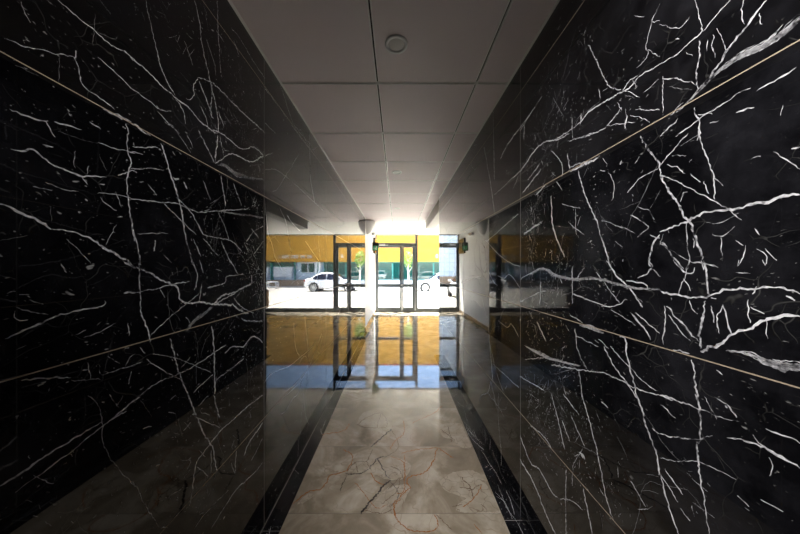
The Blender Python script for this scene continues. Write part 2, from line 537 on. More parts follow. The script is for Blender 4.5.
def marble_black():
    m = mat('black_marble', (.006,.006,.007), .02, ior=WALL_IOR); p = m.node_tree.nodes['Principled BSDF']
    tc = N(m, 'ShaderNodeTexCoord')
    dist = N(m, 'ShaderNodeTexNoise'); dist.inputs['Scale'].default_value = 6; dist.inputs['Detail'].default_value = 3
    lk(m, tc.outputs['Object'], dist.inputs['Vector'])
    mix = N(m, 'ShaderNodeVectorMath', operation='MULTIPLY_ADD'); mix.inputs[1].default_value = (.12,)*3
    lk(m, dist.outputs['Color'], mix.inputs[0]); lk(m, tc.outputs['Object'], mix.inputs[2])
    # large soft mask: where the stone is fractured
    mask = N(m, 'ShaderNodeTexNoise'); mask.inputs['Scale'].default_value = 2.6; mask.inputs['Detail'].default_value = 3
    lk(m, tc.outputs['Object'], mask.inputs['Vector'])
    mr = ramp(m, [(.42, (0,0,0)), (.62, (1,1,1))]); lk(m, mask.outputs['Fac'], mr.inputs['Fac'])
    outs = []
    # hair veins = edges of a warped cell pattern
    for sc_, w, amt in ((5.5, .0022, .07), (13, .0025, .05)):
        v = N(m, 'ShaderNodeTexVoronoi', feature='DISTANCE_TO_EDGE'); v.inputs['Scale'].default_value = sc_
        lk(m, mix.outputs['Vector'], v.inputs['Vector'])
        r = ramp(m, [(0, (amt,)*3), (w*sc_*.5, (0,0,0))]); lk(m, v.outputs['Distance'], r.inputs['Fac'])
        n2 = N(m, 'ShaderNodeTexNoise'); n2.inputs['Scale'].default_value = sc_*1.1; n2.inputs['Detail'].default_value = 2
        off = N(m, 'ShaderNodeVectorMath', operation='ADD'); off.inputs[1].default_value = (sc_, 3.1, 1.7)
        lk(m, tc.outputs['Object'], off.inputs[0]); lk(m, off.outputs['Vector'], n2.inputs['Vector'])
        r2 = ramp(m, [(.50, (0,0,0)), (.66, (1,1,1))]); lk(m, n2.outputs['Fac'], r2.inputs['Fac'])
        mu = N(m, 'ShaderNodeMix', data_type='RGBA', blend_type='MULTIPLY'); mu.inputs['Factor'].default_value = 1
        lk(m, r.outputs['Color'], mu.inputs['A']); lk(m, r2.outputs['Color'], mu.inputs['B']); outs.append(mu.outputs['Result'])
    # flecks: short slanted chips of calcite
    for rot, sz, s_, amt in (((.9,0,0), (1,.30,1), 75, .55), ((-.6,0,0), (1,.45,1), 120, .5), ((.2,0,0),(1,.6,1), 170, .4)):
        mp = N(m, 'ShaderNodeMapping'); mp.inputs['Rotation'].default_value = rot; mp.inputs['Scale'].default_value = sz
        lk(m, mix.outputs['Vector'], mp.inputs['Vector'])
        n = N(m, 'ShaderNodeTexNoise'); n.inputs['Scale'].default_value = s_; n.inputs['Detail'].default_value = 2.5; n.inputs['Roughness'].default_value = .55
        lk(m, mp.outputs['Vector'], n.inputs['Vector'])
        r = ramp(m, [(.70, (0,0,0)), (.75, (amt,)*3)]); lk(m, n.outputs['Fac'], r.inputs['Fac'])
        mm = N(m, 'ShaderNodeMapRange'); mm.inputs['To Min'].default_value = .06; mm.inputs['To Max'].default_value = 1
        lk(m, mr.outputs['Color'], mm.inputs['Value'])
        mu = N(m, 'ShaderNodeMix', data_type='RGBA', blend_type='MULTIPLY'); mu.inputs['Factor'].default_value = 1
        lk(m, r.outputs['Color'], mu.inputs['A']); lk(m, mm.outputs['Result'], mu.inputs['B']); outs.append(mu.outputs['Result'])
    cl = N(m, 'ShaderNodeTexNoise'); cl.inputs['Scale'].default_value = 3.4; cl.inputs['Detail'].default_value = 8; cl.inputs['Roughness'].default_value = .7
    o3 = N(m, 'ShaderNodeVectorMath', operation='ADD'); o3.inputs[1].default_value = (5.2, 1.3, 4.4); lk(m, tc.outputs['Object'], o3.inputs[0]); lk(m, o3.outputs['Vector'], cl.inputs['Vector'])
    base = ramp(m, [(.45, (.004,.004,.005)), (.72, (.020,.020,.024))]); lk(m, cl.outputs['Fac'], base.inputs['Fac'])
    cur = base.outputs['Color']
    for o_ in outs:
        s = N(m, 'ShaderNodeMix', data_type='RGBA', blend_type='LIGHTEN'); s.inputs['Factor'].default_value = 1
        lk(m, cur, s.inputs['A']); lk(m, o_, s.inputs['B']); cur = s.outputs['Result']
    lk(m, cur, p.inputs['Base Color'])
    return m
def vein_mat(name='white_calcite', k=1.0):
    m = mat(name, (.7,.7,.72), .02, ior=WALL_IOR); p = m.node_tree.nodes['Principled BSDF']
    tc = N(m, 'ShaderNodeTexCoord'); n = N(m, 'ShaderNodeTexNoise'); n.inputs['Scale'].default_value = 120; n.inputs['Detail'].default_value = 4
    n2 = N(m, 'ShaderNodeTexNoise'); n2.inputs['Scale'].default_value = 9; n2.inputs['Detail'].default_value = 2
    lk(m, tc.outputs['Object'], n.inputs['Vector']); lk(m, tc.outputs['Object'], n2.inputs['Vector'])
    a = N(m, 'ShaderNodeMath', operation='MULTIPLY_ADD'); a.inputs[1].default_value = .6; lk(m, n.outputs['Fac'], a.inputs[0])
    b = N(m, 'ShaderNodeMath', operation='MULTIPLY'); b.inputs[1].default_value = .5; lk(m, n2.outputs['Fac'], b.inputs[0]); lk(m, b.outputs[0], a.inputs[2])
    r = ramp(m, [(.40, (.03,.03,.035)), (.55, (.62*k,.62*k,.65*k)), (.7, (.86*k,.86*k,.88*k))])
    lk(m, a.outputs[0], r.inputs['Fac']); lk(m, r.outputs['Color'], p.inputs['Base Color'])
    return m
M = {}
M['marble'] = marble_black(); M['vein'] = vein_mat(); M['faint'] = vein_mat('grey_calcite', .38)
M['gold'] = mat('brass_trim', (.47,.38,.28), .35, ior=1.5)
M['grout'] = mat('grey_grout', (.22,.215,.21), .3, ior=WALL_IOR)
M['grout_dark'] = mat('dark_grout', (.05,.045,.04), .5)
M['plaster'] = noisy('white_plaster', (.78,.77,.74), (.83,.82,.80), 3, .55)
M['beam'] = mat('grey_plaster', (.55,.53,.50), .6)
M['tile_ceil'] = noisy('ceiling_tile', (.82,.725,.755), (.84,.75,.78), 2, .6)
M['grid'] = mat('ceiling_grid_white', (.90,.88,.87), .35)
M['gap'] = mat('shadow_gap', (.02,.02,.02), .8)
M['alu'] = mat('anthracite_aluminium', (.085,.10,.105), .35, ior=1.5)
M['black'] = mat('black_plastic', (.012,.012,.013), .35)
M['white'] = mat('white_plastic', (.80,.80,.80), .3)
M['steel'] = mat('brushed_steel', (.75,.74,.72), .25, metal=1)
M['screen'] = mat('glossy_black_screen', (.01,.01,.01), .02, ior=1.9)
M['green'] = mat('sign_green', (.02,.30,.12), .3)
def glass_mat(name, tint=(1,1,1), ior=1.45):
    m = bpy.data.materials.new(name); m.use_nodes = True; nt = m.node_tree; nt.nodes.clear()
    o = N(m, 'ShaderNodeOutputMaterial'); mx = N(m, 'ShaderNodeMixShader'); f = N(m, 'ShaderNodeFresnel'); f.inputs['IOR'].default_value = ior
    t = N(m, 'ShaderNodeBsdfTransparent'); t.inputs['Color'].default_value = (*tint, 1); g = N(m, 'ShaderNodeBsdfGlossy'); g.inputs['Roughness'].default_value = .01
    ge = N(m, 'ShaderNodeNewGeometry'); inv = N(m, 'ShaderNodeMath', operation='SUBTRACT'); inv.inputs[0].default_value = 1; lk(m, ge.outputs['Backfacing'], inv.inputs[1])
    fr = N(m, 'ShaderNodeMath', operation='MULTIPLY'); lk(m, f.outputs[0], fr.inputs[0]); lk(m, inv.outputs[0], fr.inputs[1])   # only the outer face of the pane mirrors
    lk(m, fr.outputs[0], mx.inputs[0]); lk(m, t.outputs[0], mx.inputs[1]); lk(m, g.outputs[0], mx.inputs[2]); lk(m, mx.outputs[0], o.inputs[0])
    return m
M['glass'] = glass_mat('clear_glass', (.97,.985,.98))
def floor_mat():
    m = mat('beige_marble', (.3,.26,.2), .03, ior=1.72); p = m.node_tree.nodes['Principled BSDF']
    tc = N(m, 'ShaderNodeTexCoord')
    # every slab is cut from another place in the block
    sep = N(m, 'ShaderNodeSeparateXYZ'); lk(m, tc.outputs['Object'], sep.inputs[0])
    a = N(m, 'ShaderNodeMath', operation='SUBTRACT'); a.inputs[1].default_value = 1.5; lk(m, sep.outputs['Y'], a.inputs[0])
    d = N(m, 'ShaderNodeMath', operation='DIVIDE'); d.inputs[1].default_value = .572; lk(m, a.outputs[0], d.inputs[0])
    f = N(m, 'ShaderNodeMath', operation='FLOOR'); lk(m, d.outputs[0], f.inputs[0])
    cx = N(m, 'ShaderNodeCombineXYZ'); lk(m, f.outputs[0], cx.inputs['Z'])
    s3 = N(m, 'ShaderNodeVectorMath', operation='MULTIPLY_ADD'); s3.inputs[1].default_value = (0,0,3.7)
    lk(m, cx.outputs[0], s3.inputs[0]); lk(m, tc.outputs['Object'], s3.inputs[2])
    n = N(m, 'ShaderNodeTexNoise'); n.inputs['Scale'].default_value = 3.2; n.inputs['Detail'].default_value = 7; n.inputs['Roughness'].default_value = .58; n.inputs['Distortion'].default_value = 1.1
    lk(m, s3.outputs['Vector'], n.inputs['Vector'])
    r = ramp(m, [(.32, (.20,.165,.12)), (.46, (.265,.222,.165)), (.54, (.35,.305,.235)), (.64, (.47,.42,.345))])
    lk(m, n.outputs['Fac'], r.inputs['Fac'])
    n2 = N(m, 'ShaderNodeTexNoise'); n2.inputs['Scale'].default_value = 26; n2.inputs['Detail'].default_value = 4; lk(m, s3.outputs['Vector'], n2.inputs['Vector'])
    mr = N(m, 'ShaderNodeMapRange'); mr.inputs['To Min'].default_value = .86; mr.inputs['To Max'].default_value = 1.12; lk(m, n2.outputs['Fac'], mr.inputs['Value'])
    mu = N(m, 'ShaderNodeMix', data_type='RGBA', blend_type='MULTIPLY'); mu.inputs['Factor'].default_value = 1
    lk(m, r.outputs['Color'], mu.inputs['A']); lk(m, mr.outputs['Result'], mu.inputs['B'])
    # faint rust hairlines
    v = N(m, 'ShaderNodeTexVoronoi', feature='DISTANCE_TO_EDGE'); v.inputs['Scale'].default_value = 6.5
    dm = N(m, 'ShaderNodeTexNoise'); dm.inputs['Scale'].default_value = 7; lk(m, s3.outputs['Vector'], dm.inputs['Vector'])
    w = N(m, 'ShaderNodeVectorMath', operation='MULTIPLY_ADD'); w.inputs[1].default_value = (.25,.25,.25); lk(m, dm.outputs['Color'], w.inputs[0]); lk(m, s3.outputs['Vector'], w.inputs[2])
    lk(m, w.outputs['Vector'], v.inputs['Vector'])
    vr = ramp(m, [(0, (.55,)*3), (.022, (0,0,0))]); lk(m, v.outputs['Distance'], vr.inputs['Fac'])
    mk = ramp(m, [(.50, (0,0,0)), (.62, (1,1,1))]); lk(m, n.outputs['Fac'], mk.inputs['Fac'])
    mm = N(m, 'ShaderNodeMix', data_type='RGBA', blend_type='MULTIPLY'); mm.inputs['Factor'].default_value = 1
    lk(m, vr.outputs['Color'], mm.inputs['A']); lk(m, mk.outputs['Color'], mm.inputs['B'])
    fin = N(m, 'ShaderNodeMix', data_type='RGBA'); fin.inputs['B'].default_value = (.17,.085,.04,1)
    lk(m, mm.outputs['Result'], fin.inputs['Factor']); lk(m, mu.outputs['Result'], fin.inputs['A'])
    lk(m, fin.outputs['Result'], p.inputs['Base Color'])
    return m
M['floor'] = floor_mat()
M['rust'] = mat('rust_vein', (.30,.11,.025), .05, ior=1.72)
M['crack'] = mat('dark_vein', (.035,.025,.02), .05, ior=1.72)
M['tan_vein'] = mat('brown_vein', (.12,.075,.045), .05, ior=1.72)
def pale_mat():
    m = noisy('pale_stone', (.43,.385,.31), (.32,.275,.21), 14, .05, detail=6, ior=1.72); p = m.node_tree.nodes['Principled BSDF']
    src = p.inputs['Base Color'].links[0].from_socket
    tc = N(m, 'ShaderNodeTexCoord'); dn = N(m, 'ShaderNodeTexNoise'); dn.inputs['Scale'].default_value = 14; lk(m, tc.outputs['Object'], dn.inputs['Vector'])
    w = N(m, 'ShaderNodeVectorMath', operation='MULTIPLY_ADD'); w.inputs[1].default_value = (.09,.09,.09); lk(m, dn.outputs['Color'], w.inputs[0]); lk(m, tc.outputs['Object'], w.inputs[2])
    v = N(m, 'ShaderNodeTexVoronoi', feature='DISTANCE_TO_EDGE'); v.inputs['Scale'].default_value = 13; lk(m, w.outputs['Vector'], v.inputs['Vector'])
    r = ramp(m, [(0, (.6,)*3), (.03, (0,0,0))]); lk(m, v.outputs['Distance'], r.inputs['Fac'])
    fin = N(m, 'ShaderNodeMix', data_type='RGBA'); fin.inputs['B'].default_value = (.11,.06,.03,1)
    lk(m, r.outputs['Color'], fin.inputs['Factor']); lk(m, src, fin.inputs['A']); lk(m, fin.outputs['Result'], p.inputs['Base Color'])
    return m
M['pale'] = pale_mat()
M['skirt'] = noisy('brown_marble_skirting', (.24,.17,.11), (.33,.25,.17), 9, .1)
# ------------------------------------------------------------ ribbons (veins)
def catmull(P, step):
    out = []
    for i in range(len(P)-1):
        p0, p1, p2, p3 = P[max(i-1,0)], P[i], P[i+1], P[min(i+2,len(P)-1)]
        n = max(2, int(math.hypot(p2[0]-p1[0], p2[1]-p1[1])/step))
        for k in range(n):
            t = k/n
            out.append(tuple(.5*(2*b + (c-a)*t + (2*a-5*b+4*c-d)*t*t + (3*b-a-3*c+d)*t**3) for a, b, c, d in zip(p0,p1,p2,p3)))
    out.append(P[-1]); return out
def ribbon(bm, P, place, mi, step=9, jit=.9, taper=.35, wmul=1.0, wj=.45):
    """P: (u mm, v mm, width mm). A strip of quads inlaid in the slab; place(u,v) gives the point on the slab face."""
    Q = catmull(P, step); n = len(Q)
    if n < 2: return
    L = []; jx = jy = 0
    for i, (u, v, w) in enumerate(Q):
        a, b = Q[max(0,i-1)], Q[min(n-1,i+1)]
        tx, ty = b[0]-a[0], b[1]-a[1]; l = math.hypot(tx, ty) or 1; nx, ny = -ty/l, tx/l
        jx = jx*.6 + random.uniform(-jit, jit)*(1+w*.12)
        e = min(1, i/3, (n-1-i)/3) if n > 7 else min(1, (i+.4)/1.5, (n-1-i+.4)/1.5)
        e = taper + (1-taper)*max(0, e)
        hw = max(.25, w*wmul*.5*e)
        l_, r_ = hw*random.uniform(1-wj, 1+wj), hw*random.uniform(1-wj, 1+wj)
        L.append((bm.verts.new(place(u+nx*(jx+l_), v+ny*(jx+l_))), bm.verts.new(place(u+nx*(jx-r_), v+ny*(jx-r_)))))
    for (a, b), (c, d) in zip(L, L[1:]):
        f = bm.faces.new((a, b, d, c)); f.material_index = mi
def parse(t): return [[tuple(float(q) for q in p.split(',')) for p in l.split()] for l in t.strip().splitlines()]
def wander(u, v, ang, length, w, depth=0):
    """A random vein: list of ribbons (with side branches)."""
    out = []; P = [(u, v, w)]; n = max(2, int(length/45)); a = ang
    for i in range(n):
        a += random.gauss(0, .22); s = length/n
        u += s*math.cos(a); v += s*math.sin(a)
        P.append((u, v, w*(1-.6*(i+1)/n)))
        if depth < 2 and random.random() < .22:
            out += wander(u, v, a+random.choice((-1,1))*random.uniform(.5,1.1), length*random.uniform(.2,.5), w*.6, depth+1)
    out.append(P); return out
JH = [.578, 1.172, 1.768, 2.362]       # slab joints above the floor
JV_L = [1.43, 2.67, 3.91, 5.15]; JV_R = [1.48, 2.72, 3.96]
def slab_wall(name, side, y0, y1, veins, jv, seed):
    random.seed(seed)
    bm = bmesh.new()
    X = (lambda Y: AL) if side == 'L' else xr
    s = 1 if side == 'L' else -1            # inward normal
    t = .13
    pts = [(X(y0),y0),(X(y1),y1),(X(y1)-s*t,y1),(X(y0)-s*t,y0)]
    lo = [bm.verts.new((x,y,0)) for x,y in pts]; hi = [bm.verts.new((x,y,H_CEIL+.02)) for x,y in pts]
    bm.faces.new(lo); bm.faces.new(hi[::-1])
    for i in range(4):
        j = (i+1)%4; bm.faces.new((lo[i],lo[j],hi[j],hi[i]))
    bmesh.ops.recalc_face_normals(bm, faces=bm.faces[:])
    def at(off): return lambda u, v: (X(u/1000)+s*off, min(max(u/1000, y0+.001), y1-.001), min(max(v/1000, .002), H_CEIL-.004))
    for P in veins:
        w_ = max(q[2] for q in P)
        fine = w_ < 2.3*max(.45, P[0][0]/1000)**1.0
        if w_ < 13: ribbon(bm, P, at(.0003), 4 if fine else 1, step=5, jit=1.3, wmul=.64, wj=.6)
        else:                        # broad cloudy veins are bundles of strands
            for k in range(26):
                i0 = random.uniform(0, .55)*(len(P)-1); i1 = min(len(P)-1, i0+random.uniform(.25, .8)*(len(P)-1))
                o_ = random.gauss(0, .21); S = []
                for j in range(7):
                    t = i0+(i1-i0)*j/6; a = min(int(t), len(P)-2); f_ = t-a
                    A_, B_ = P[a], P[a+1]; l_ = math.hypot(B_[0]-A_[0], B_[1]-A_[1]) or 1
                    ww = A_[2]+(B_[2]-A_[2])*f_
                    S.append((A_[0]+(B_[0]-A_[0])*f_-(B_[1]-A_[1])/l_*o_*ww, A_[1]+(B_[1]-A_[1])*f_+(B_[0]-A_[0])/l_*o_*ww, max(.8, ww*random.uniform(.06,.20))))
                ribbon(bm, S, at(.0003), 4 if random.random() < .25 else 1, step=4, jit=1.6, wmul=1, wj=.7, taper=.1)
    # the slabs farther along carry the same kind of veining
    ys = [jv[0]] + jv[1:] + [y1]
    for a, b in zip(ys, ys[1:]):
        for h0, h1 in zip([0]+JH, JH+[H_CEIL]):
            for k in range(5):
                u = random.uniform(a, b)*1000; v = random.uniform(h0, h1)*1000
                ang = random.choice((random.gauss(.55,.25), random.gauss(-.6,.3), random.gauss(1.9,.3)))
                for P in wander(u, v, ang, random.uniform(200, 900), random.uniform(1.2, 4.5)):
                    P = [q for q in P if a*1000 < q[0] < b*1000 and h0*1000 < q[1] < h1*1000]
                    if len(P) > 1: ribbon(bm, P, at(.0003), 4 if max(q[2] for q in P) < 2.6 else 1, step=14, jit=1.6)
    # fine short threads and chips near the camera
    for c in range(95):
        cu = 1440-abs(random.gauss(0, 300)); cv = random.uniform(480, 2330); ca = random.choice((random.gauss(-1.1,.25), random.gauss(1.8,.2), random.gauss(.6,.3)))
        sp_ = random.uniform(25, 90)
        for k in range(random.randint(6, 26)):
            u, v = random.gauss(cu, sp_), random.gauss(cv, sp_)
            if not 470 < u < 1425: continue
            ang = random.gauss(ca, .5)
            l = random.uniform(2.5, 11) if random.random() < .88 else random.uniform(18, 55)
            w = random.uniform(.5, 1.5)*min(1, u/1100)
            ribbon(bm, [(u, v, w), (u+l*.5*math.cos(ang)+random.uniform(-2,2), v+l*.5*math.sin(ang), w*random.uniform(.8,1.6)), (u+l*math.cos(ang), v+l*math.sin(ang), w*.5)], at(.0003), random.choice((1,4)), step=5, jit=.6)
        if random.random() < .5:
            for P in wander(cu, cv, ca, random.uniform(60, 220), random.uniform(.9, 1.7)):
                P = [q for q in P if 470 < q[0] < 1425]
                if len(P) > 1: ribbon(bm, P, at(.0003), 4, step=8, jit=1.3)
    # slabs beside and behind the viewpoint
    for h0, h1 in zip([0]+JH, JH+[H_CEIL]):
        for k in range(16):
            u = random.uniform(-2500, 440); v = random.uniform(h0, h1)*1000
            ang = random.choice((random.gauss(.55,.25), random.gauss(-.6,.3), random.gauss(1.9,.3)))
            for P in wander(u, v, ang, random.uniform(200, 1000), random.uniform(1.5, 6)):
                P = [q for q in P if y0*1000+5 < q[0] < 450 and h0*1000 < q[1] < h1*1000]
                if len(P) > 1: ribbon(bm, P, at(.0003), 4 if max(q[2] for q in P) < 2.6 else 1, step=10, jit=1.5)
    for h in JH:
        ribbon(bm, [(y0*1000+5, h*1000, 2.6), (y1*1000-5, h*1000, 2.6)], at(.0006), 2, step=4000, jit=0, taper=1, wj=0)
    for y in [jv[0]-1.24*q for q in (3, 2, 1)]+jv:
        ribbon(bm, [(y*1000, 5, 3.2), (y*1000, H_CEIL*1000-8, 3.2)], at(.0005), 3, step=4000, jit=0, taper=1, wj=0)
    return struct(obj(name, bm, [M['marble'], M['vein'], M['gold'], M['grout'], M['faint']], recalc=False), None)
wl = slab_wall('wall_left', 'L', -2.6, Y_MARBLE, parse(VEINS_LEFT), JV_L, 11)
wr = slab_wall('wall_right', 'R', -2.6, Y_OPEN, parse(VEINS_RIGHT), JV_R, 23)
for w_, n_ in ((wl,'left'),(wr,'right')):
    w_['label'] = 'polished black marble wall with white veins on the %s of the corridor' % n_; w_['category'] = 'wall'
struct(boxobj('wall_lobby_left', (AL-.13, AL, Y_MARBLE, Y_END+.1, 0, H_CEIL+.02), M['plaster']), 'plain white plaster wall between the marble and the glass door', 'wall')
struct(boxobj('wall_lobby_right', (X_LOB, X_LOB+.13, Y_OPEN-.13, Y_END+.1, 0, H_CEIL+.02), M['plaster']), 'white plaster side wall at the far end of the lobby', 'wall')
struct(boxobj('wall_lobby_rear', (xr(Y_OPEN)+.13, X_LOB, Y_OPEN-.13, Y_OPEN, 0, H_CEIL+.02), M['plaster']), 'white plaster wall closing the back of the lobby', 'wall')
struct(boxobj('wall_rear', (-.9, .9, -2.73, -2.6, 0, H_CEIL+.02), M['plaster']), 'plain wall closing the corridor behind the viewpoint', 'wall')
struct(boxobj('baseboard_left', (AL, AL+.014, Y_MARBLE, Y_END-.03, 0.001, .085), M['skirt']), 'brown marble skirting along the white lobby wall', 'baseboard')
struct(boxobj('baseboard_right', (X_LOB-.014, X_LOB, Y_OPEN+.02, Y_END-.03, 0.001, .70), M['marble']), 'black stone dado along the lobby side wall', 'baseboard')
# lintel over the side opening
bm = bmesh.new()
pts = [(xr(Y_OPEN),Y_OPEN),(xr(6.2),6.2),(xr(6.2)+.2,6.2),(xr(Y_OPEN)+.2,Y_OPEN)]
lo = [bm.verts.new((x,y,2.318)) for x,y in pts]; hi = [bm.verts.new((x,y,H_CEIL+.02)) for x,y in pts]
bm.faces.new(lo); bm.faces.new(hi)
for i in range(4): bm.faces.new((lo[i],lo[(i+1)%4],hi[(i+1)%4],hi[i]))
struct(obj('trim_1', bm, M['beam']), 'grey plastered lintel over the side opening to the lobby', 'lintel')
# -------------------------------------------------------------------- floor
random.seed(5)
bm = bmesh.new()
bx(bm, AL-.13, X_LOB+.13, -2.73, Y_END+.1, -.12, 0, 0)
fl = lambda off: (lambda u, v: (u/1000, v/1000, off))
XL0, XL1, XR0 = AL, -.618, .586
def quad(x0, x1, y0, y1, z, mi): poly(bm, [(x0,y0,z),(x1,y0,z),(x1,y1,z),(x0,y1,z)], mi)
quad(XL0, XL1, -2.6, Y_MARBLE, .0004, 1)
poly(bm, [(XR0,-2.6,.0004),(xr(-2.6),-2.6,.0004),(xr(Y_OPEN),Y_OPEN,.0004),(XR0,Y_OPEN,.0004)], 1)
k = -7
while 1.5+.572*k < Y_END:
    y = 1.5+.572*k; k += 1
    if y > -2.6: quad(XL1, XR0, y-.0009, y+.0009, .0005, 2)
for y in [1.40-1.24*2, 1.40-1.24, 1.40, 2.64, 3.88]:
    quad(XL0, XL1, y-.0012, y+.0012, .0007, 6); quad(XR0, xr(y), y+.06-.0012, y+.06+.0012, .0007, 6)
quad(XL0+.001, XL0+.004, -2.6, Y_MARBLE, .0007, 6)
# pale clouded patches of the beige slabs
def blob(cx, cy, rx, ry, mi, z):
    n = 26; ph = [random.uniform(0,6.28) for _ in range(4)]
    P = []
    for i in range(n):
        t = 2*math.pi*i/n; r = 1+.16*math.sin(2*t+ph[0])+.14*math.sin(3*t+ph[1])+.12*math.sin(5*t+ph[2])+.08*math.sin(9*t+ph[3])
        P.append((cx+rx*r*math.cos(t), cy+ry*r*math.sin(t), z))
    poly(bm, P, mi)
def patch(px):
    P = [(min(x, .572)*1000, y*1000, 0) for x, y in px]; P = P+[P[0]]
    Q = catmull(P, 14)[:-1]
    poly(bm, [(min(x/1000+random.gauss(0,.0022), .5855), y/1000+random.gauss(0,.0022), .00055) for x, y, _ in Q], 8)
for px in [[(0.27, 1.732), (0.391, 1.811), (0.538, 1.811), (0.583, 1.686), (0.59, 1.562), (0.573, 1.515), (0.35, 1.511), (0.354, 1.562), (0.409, 1.601), (0.303, 1.653)], [(0.368, 2.36), (0.552, 2.382), (0.603, 2.236), (0.613, 2.065), (0.49, 2.065), (0.442, 2.16), (0.367, 2.197)], [(-0.346, 1.811), (-0.331, 1.93), (-0.224, 1.944), (-0.149, 1.93), (-0.056, 1.96), (0.089, 1.887), (0.045, 1.756), (-0.069, 1.744), (-0.137, 1.781), (-0.227, 1.801)], [(-0.182, 1.506), (-0.099, 1.632), (-0.039, 1.686), (0.08, 1.697), (0.041, 1.581), (-0.01, 1.503)], [(-0.365, 2.382), (-0.323, 2.565), (-0.172, 2.586), (-0.068, 2.382), (0.022, 2.296), (0.009, 2.141), (-0.111, 2.216), (-0.229, 2.317)], [(-0.566, 2.123), (-0.51, 2.197), (-0.483, 2.16), (-0.571, 2.099)], [(-0.589, 1.571), (-0.55, 1.632), (-0.503, 1.622), (-0.569, 1.562)]]: patch(px)
for d, mi in ((CRACK_BROWN, 5), (CRACK_RUST, 3), (CRACK_DARK, 4)):
    for P in parse(d): ribbon(bm, P, fl(.0008), mi, step=6, jit=2.4, wmul=.9, wj=.7)
# white veins of the black border
for x0, x1, y1 in ((XL0, XL1, Y_MARBLE), (XR0, .68, Y_OPEN)):
    for kk in range(30):
        u = random.uniform(x0+.01, x1-.01)*1000; v = random.uniform(.9, y1)*1000
        for P in wander(u, v, random.choice((1.2,1.5,1.9,-1.3)), random.uniform(80,420), random.uniform(1,2.4)):
            P = [q for q in P if x0*1000+2 < q[0] < x1*1000-2 and q[1] < y1*1000]
            if len(P) > 1: ribbon(bm, P, fl(.0006), 7, step=12)
struct(obj('floor', bm, [M['floor'], M['marble'], M['grout_dark'], M['rust'], M['crack'], M['tan_vein'], M['grout'], M['vein'], M['pale']], recalc=False), 'polished beige veined marble floor with black marble borders', 'floor')
# ------------------------------------------------------------------ ceiling
T = .6; CY0 = 1.627 - .594*7; Y_TILE = 1.627+.594*8
ceil = empty('ceiling', (0,0,0)); struct(ceil, 'suspended ceiling of square grey tiles over the corridor', 'ceiling')
bm = bmesh.new()
bx(bm, AL-.13, X_LOB+.13, -2.73, Y_END+.1, H_CEIL+.02, H_CEIL+.14)
obj('ceiling_slab', bm, M['gap'], ceil)
xs = [AL, -.121, .479, None]
bm = bmesh.new(); bg = bmesh.new()
g = .009
ys = [CY0+.594*i for i in range(16)]
for a, b in zip(ys, ys[1:]):
    for i in range(3):
        x0 = xs[i] if i == 0 else xs[i]+g
        if i < 2: bx(bm, x0, xs[i+1]-g, a+g, b-g, H_CEIL, H_CEIL+.012)
        else:
            p = [(x0,a+g),(xr(a+g),a+g),(xr(b-g),b-g),(x0,b-g)]
            l_ = [bm.verts.new((x,y,H_CEIL)) for x,y in p]; h_ = [bm.verts.new((x,y,H_CEIL+.012)) for x,y in p]
            bm.faces.new(l_); bm.faces.new(h_)
            for q in range(4): bm.faces.new((l_[q],l_[(q+1)%4],h_[(q+1)%4],h_[q]))
obj('ceiling_tiles', bm, M['tile_ceil'], ceil)
for x in xs[1:3]:
    for sgn in (-1, 1): bx(bg, x+sgn*.0072-.0032, x+sgn*.0072+.0032, CY0, Y_TILE, H_CEIL-.004, H_CEIL+.006)
for y in ys:
    for sgn in (-1, 1): bx(bg, AL, xr(y), y+sgn*.0068-.002, y+sgn*.0068+.002, H_CEIL-.002, H_CEIL+.006)
for (x0, x1) in ((AL, AL+.012), ): bx(bg, x0, x1, CY0, Y_TILE, H_CEIL-.003, H_CEIL)
p = [(xr(CY0)-.012,CY0),(xr(CY0),CY0),(xr(Y_TILE),Y_TILE),(xr(Y_TILE)-.012,Y_TILE)]
l_ = [bg.verts.new((x,y,H_CEIL-.003)) for x,y in p]; h_ = [bg.verts.new((x,y,H_CEIL)) for x,y in p]
bg.faces.new(l_); bg.faces.new(h_)
for q in range(4): bg.faces.new((l_[q],l_[(q+1)%4],h_[(q+1)%4],h_[q]))
obj('ceiling_grid', bg, M['grid'], ceil)
bm = bmesh.new()
y = Y_TILE+.01
while y < Y_END+.05:
    bx(bm, AL, X_LOB, y, min(y+.196, Y_END+.1), H_CEIL, H_CEIL+.012); y += .20
y = Y_OPEN
while y < Y_TILE:
    bx(bm, xr(Y_OPEN)+.2, X_LOB, y, min(y+.196, Y_TILE+.006), H_CEIL, H_CEIL+.012); y += .20
obj('ceiling_strips', bm, M['plaster'], ceil)
# downlights
def downlight(lit=False):
    r = empty('ceiling_downlight')
    bm = bmesh.new(); lathe(bm, [(.040,.0),(.041,-.004),(.056,-.0045),(.058,-.001),(.058,.0)], 40); obj('trim_ring', bm, M['white'], r)
    bm = bmesh.new(); lathe(bm, [(.0,-.0015),(.034,-.0015),(.040,.0)], 40); obj('diffuser', bm, M['diff'], r)
    return r
M['diff'] = mat('frosted_diffuser', (.72,.70,.68), .3)
d0 = downlight()
tag(d0, 'round white downlight in the nearest ceiling tile', 'downlight', 'corridor downlights'); d0.location = (-.006, 1.347, H_CEIL)
for y, lab in ((3.12, 'round white downlight halfway along the tiled ceiling'), (4.95, 'round white downlight nearest the front door')):
    d = copy_tree(d0); d.location = (-.006, y, H_CEIL); d['label'] = lab
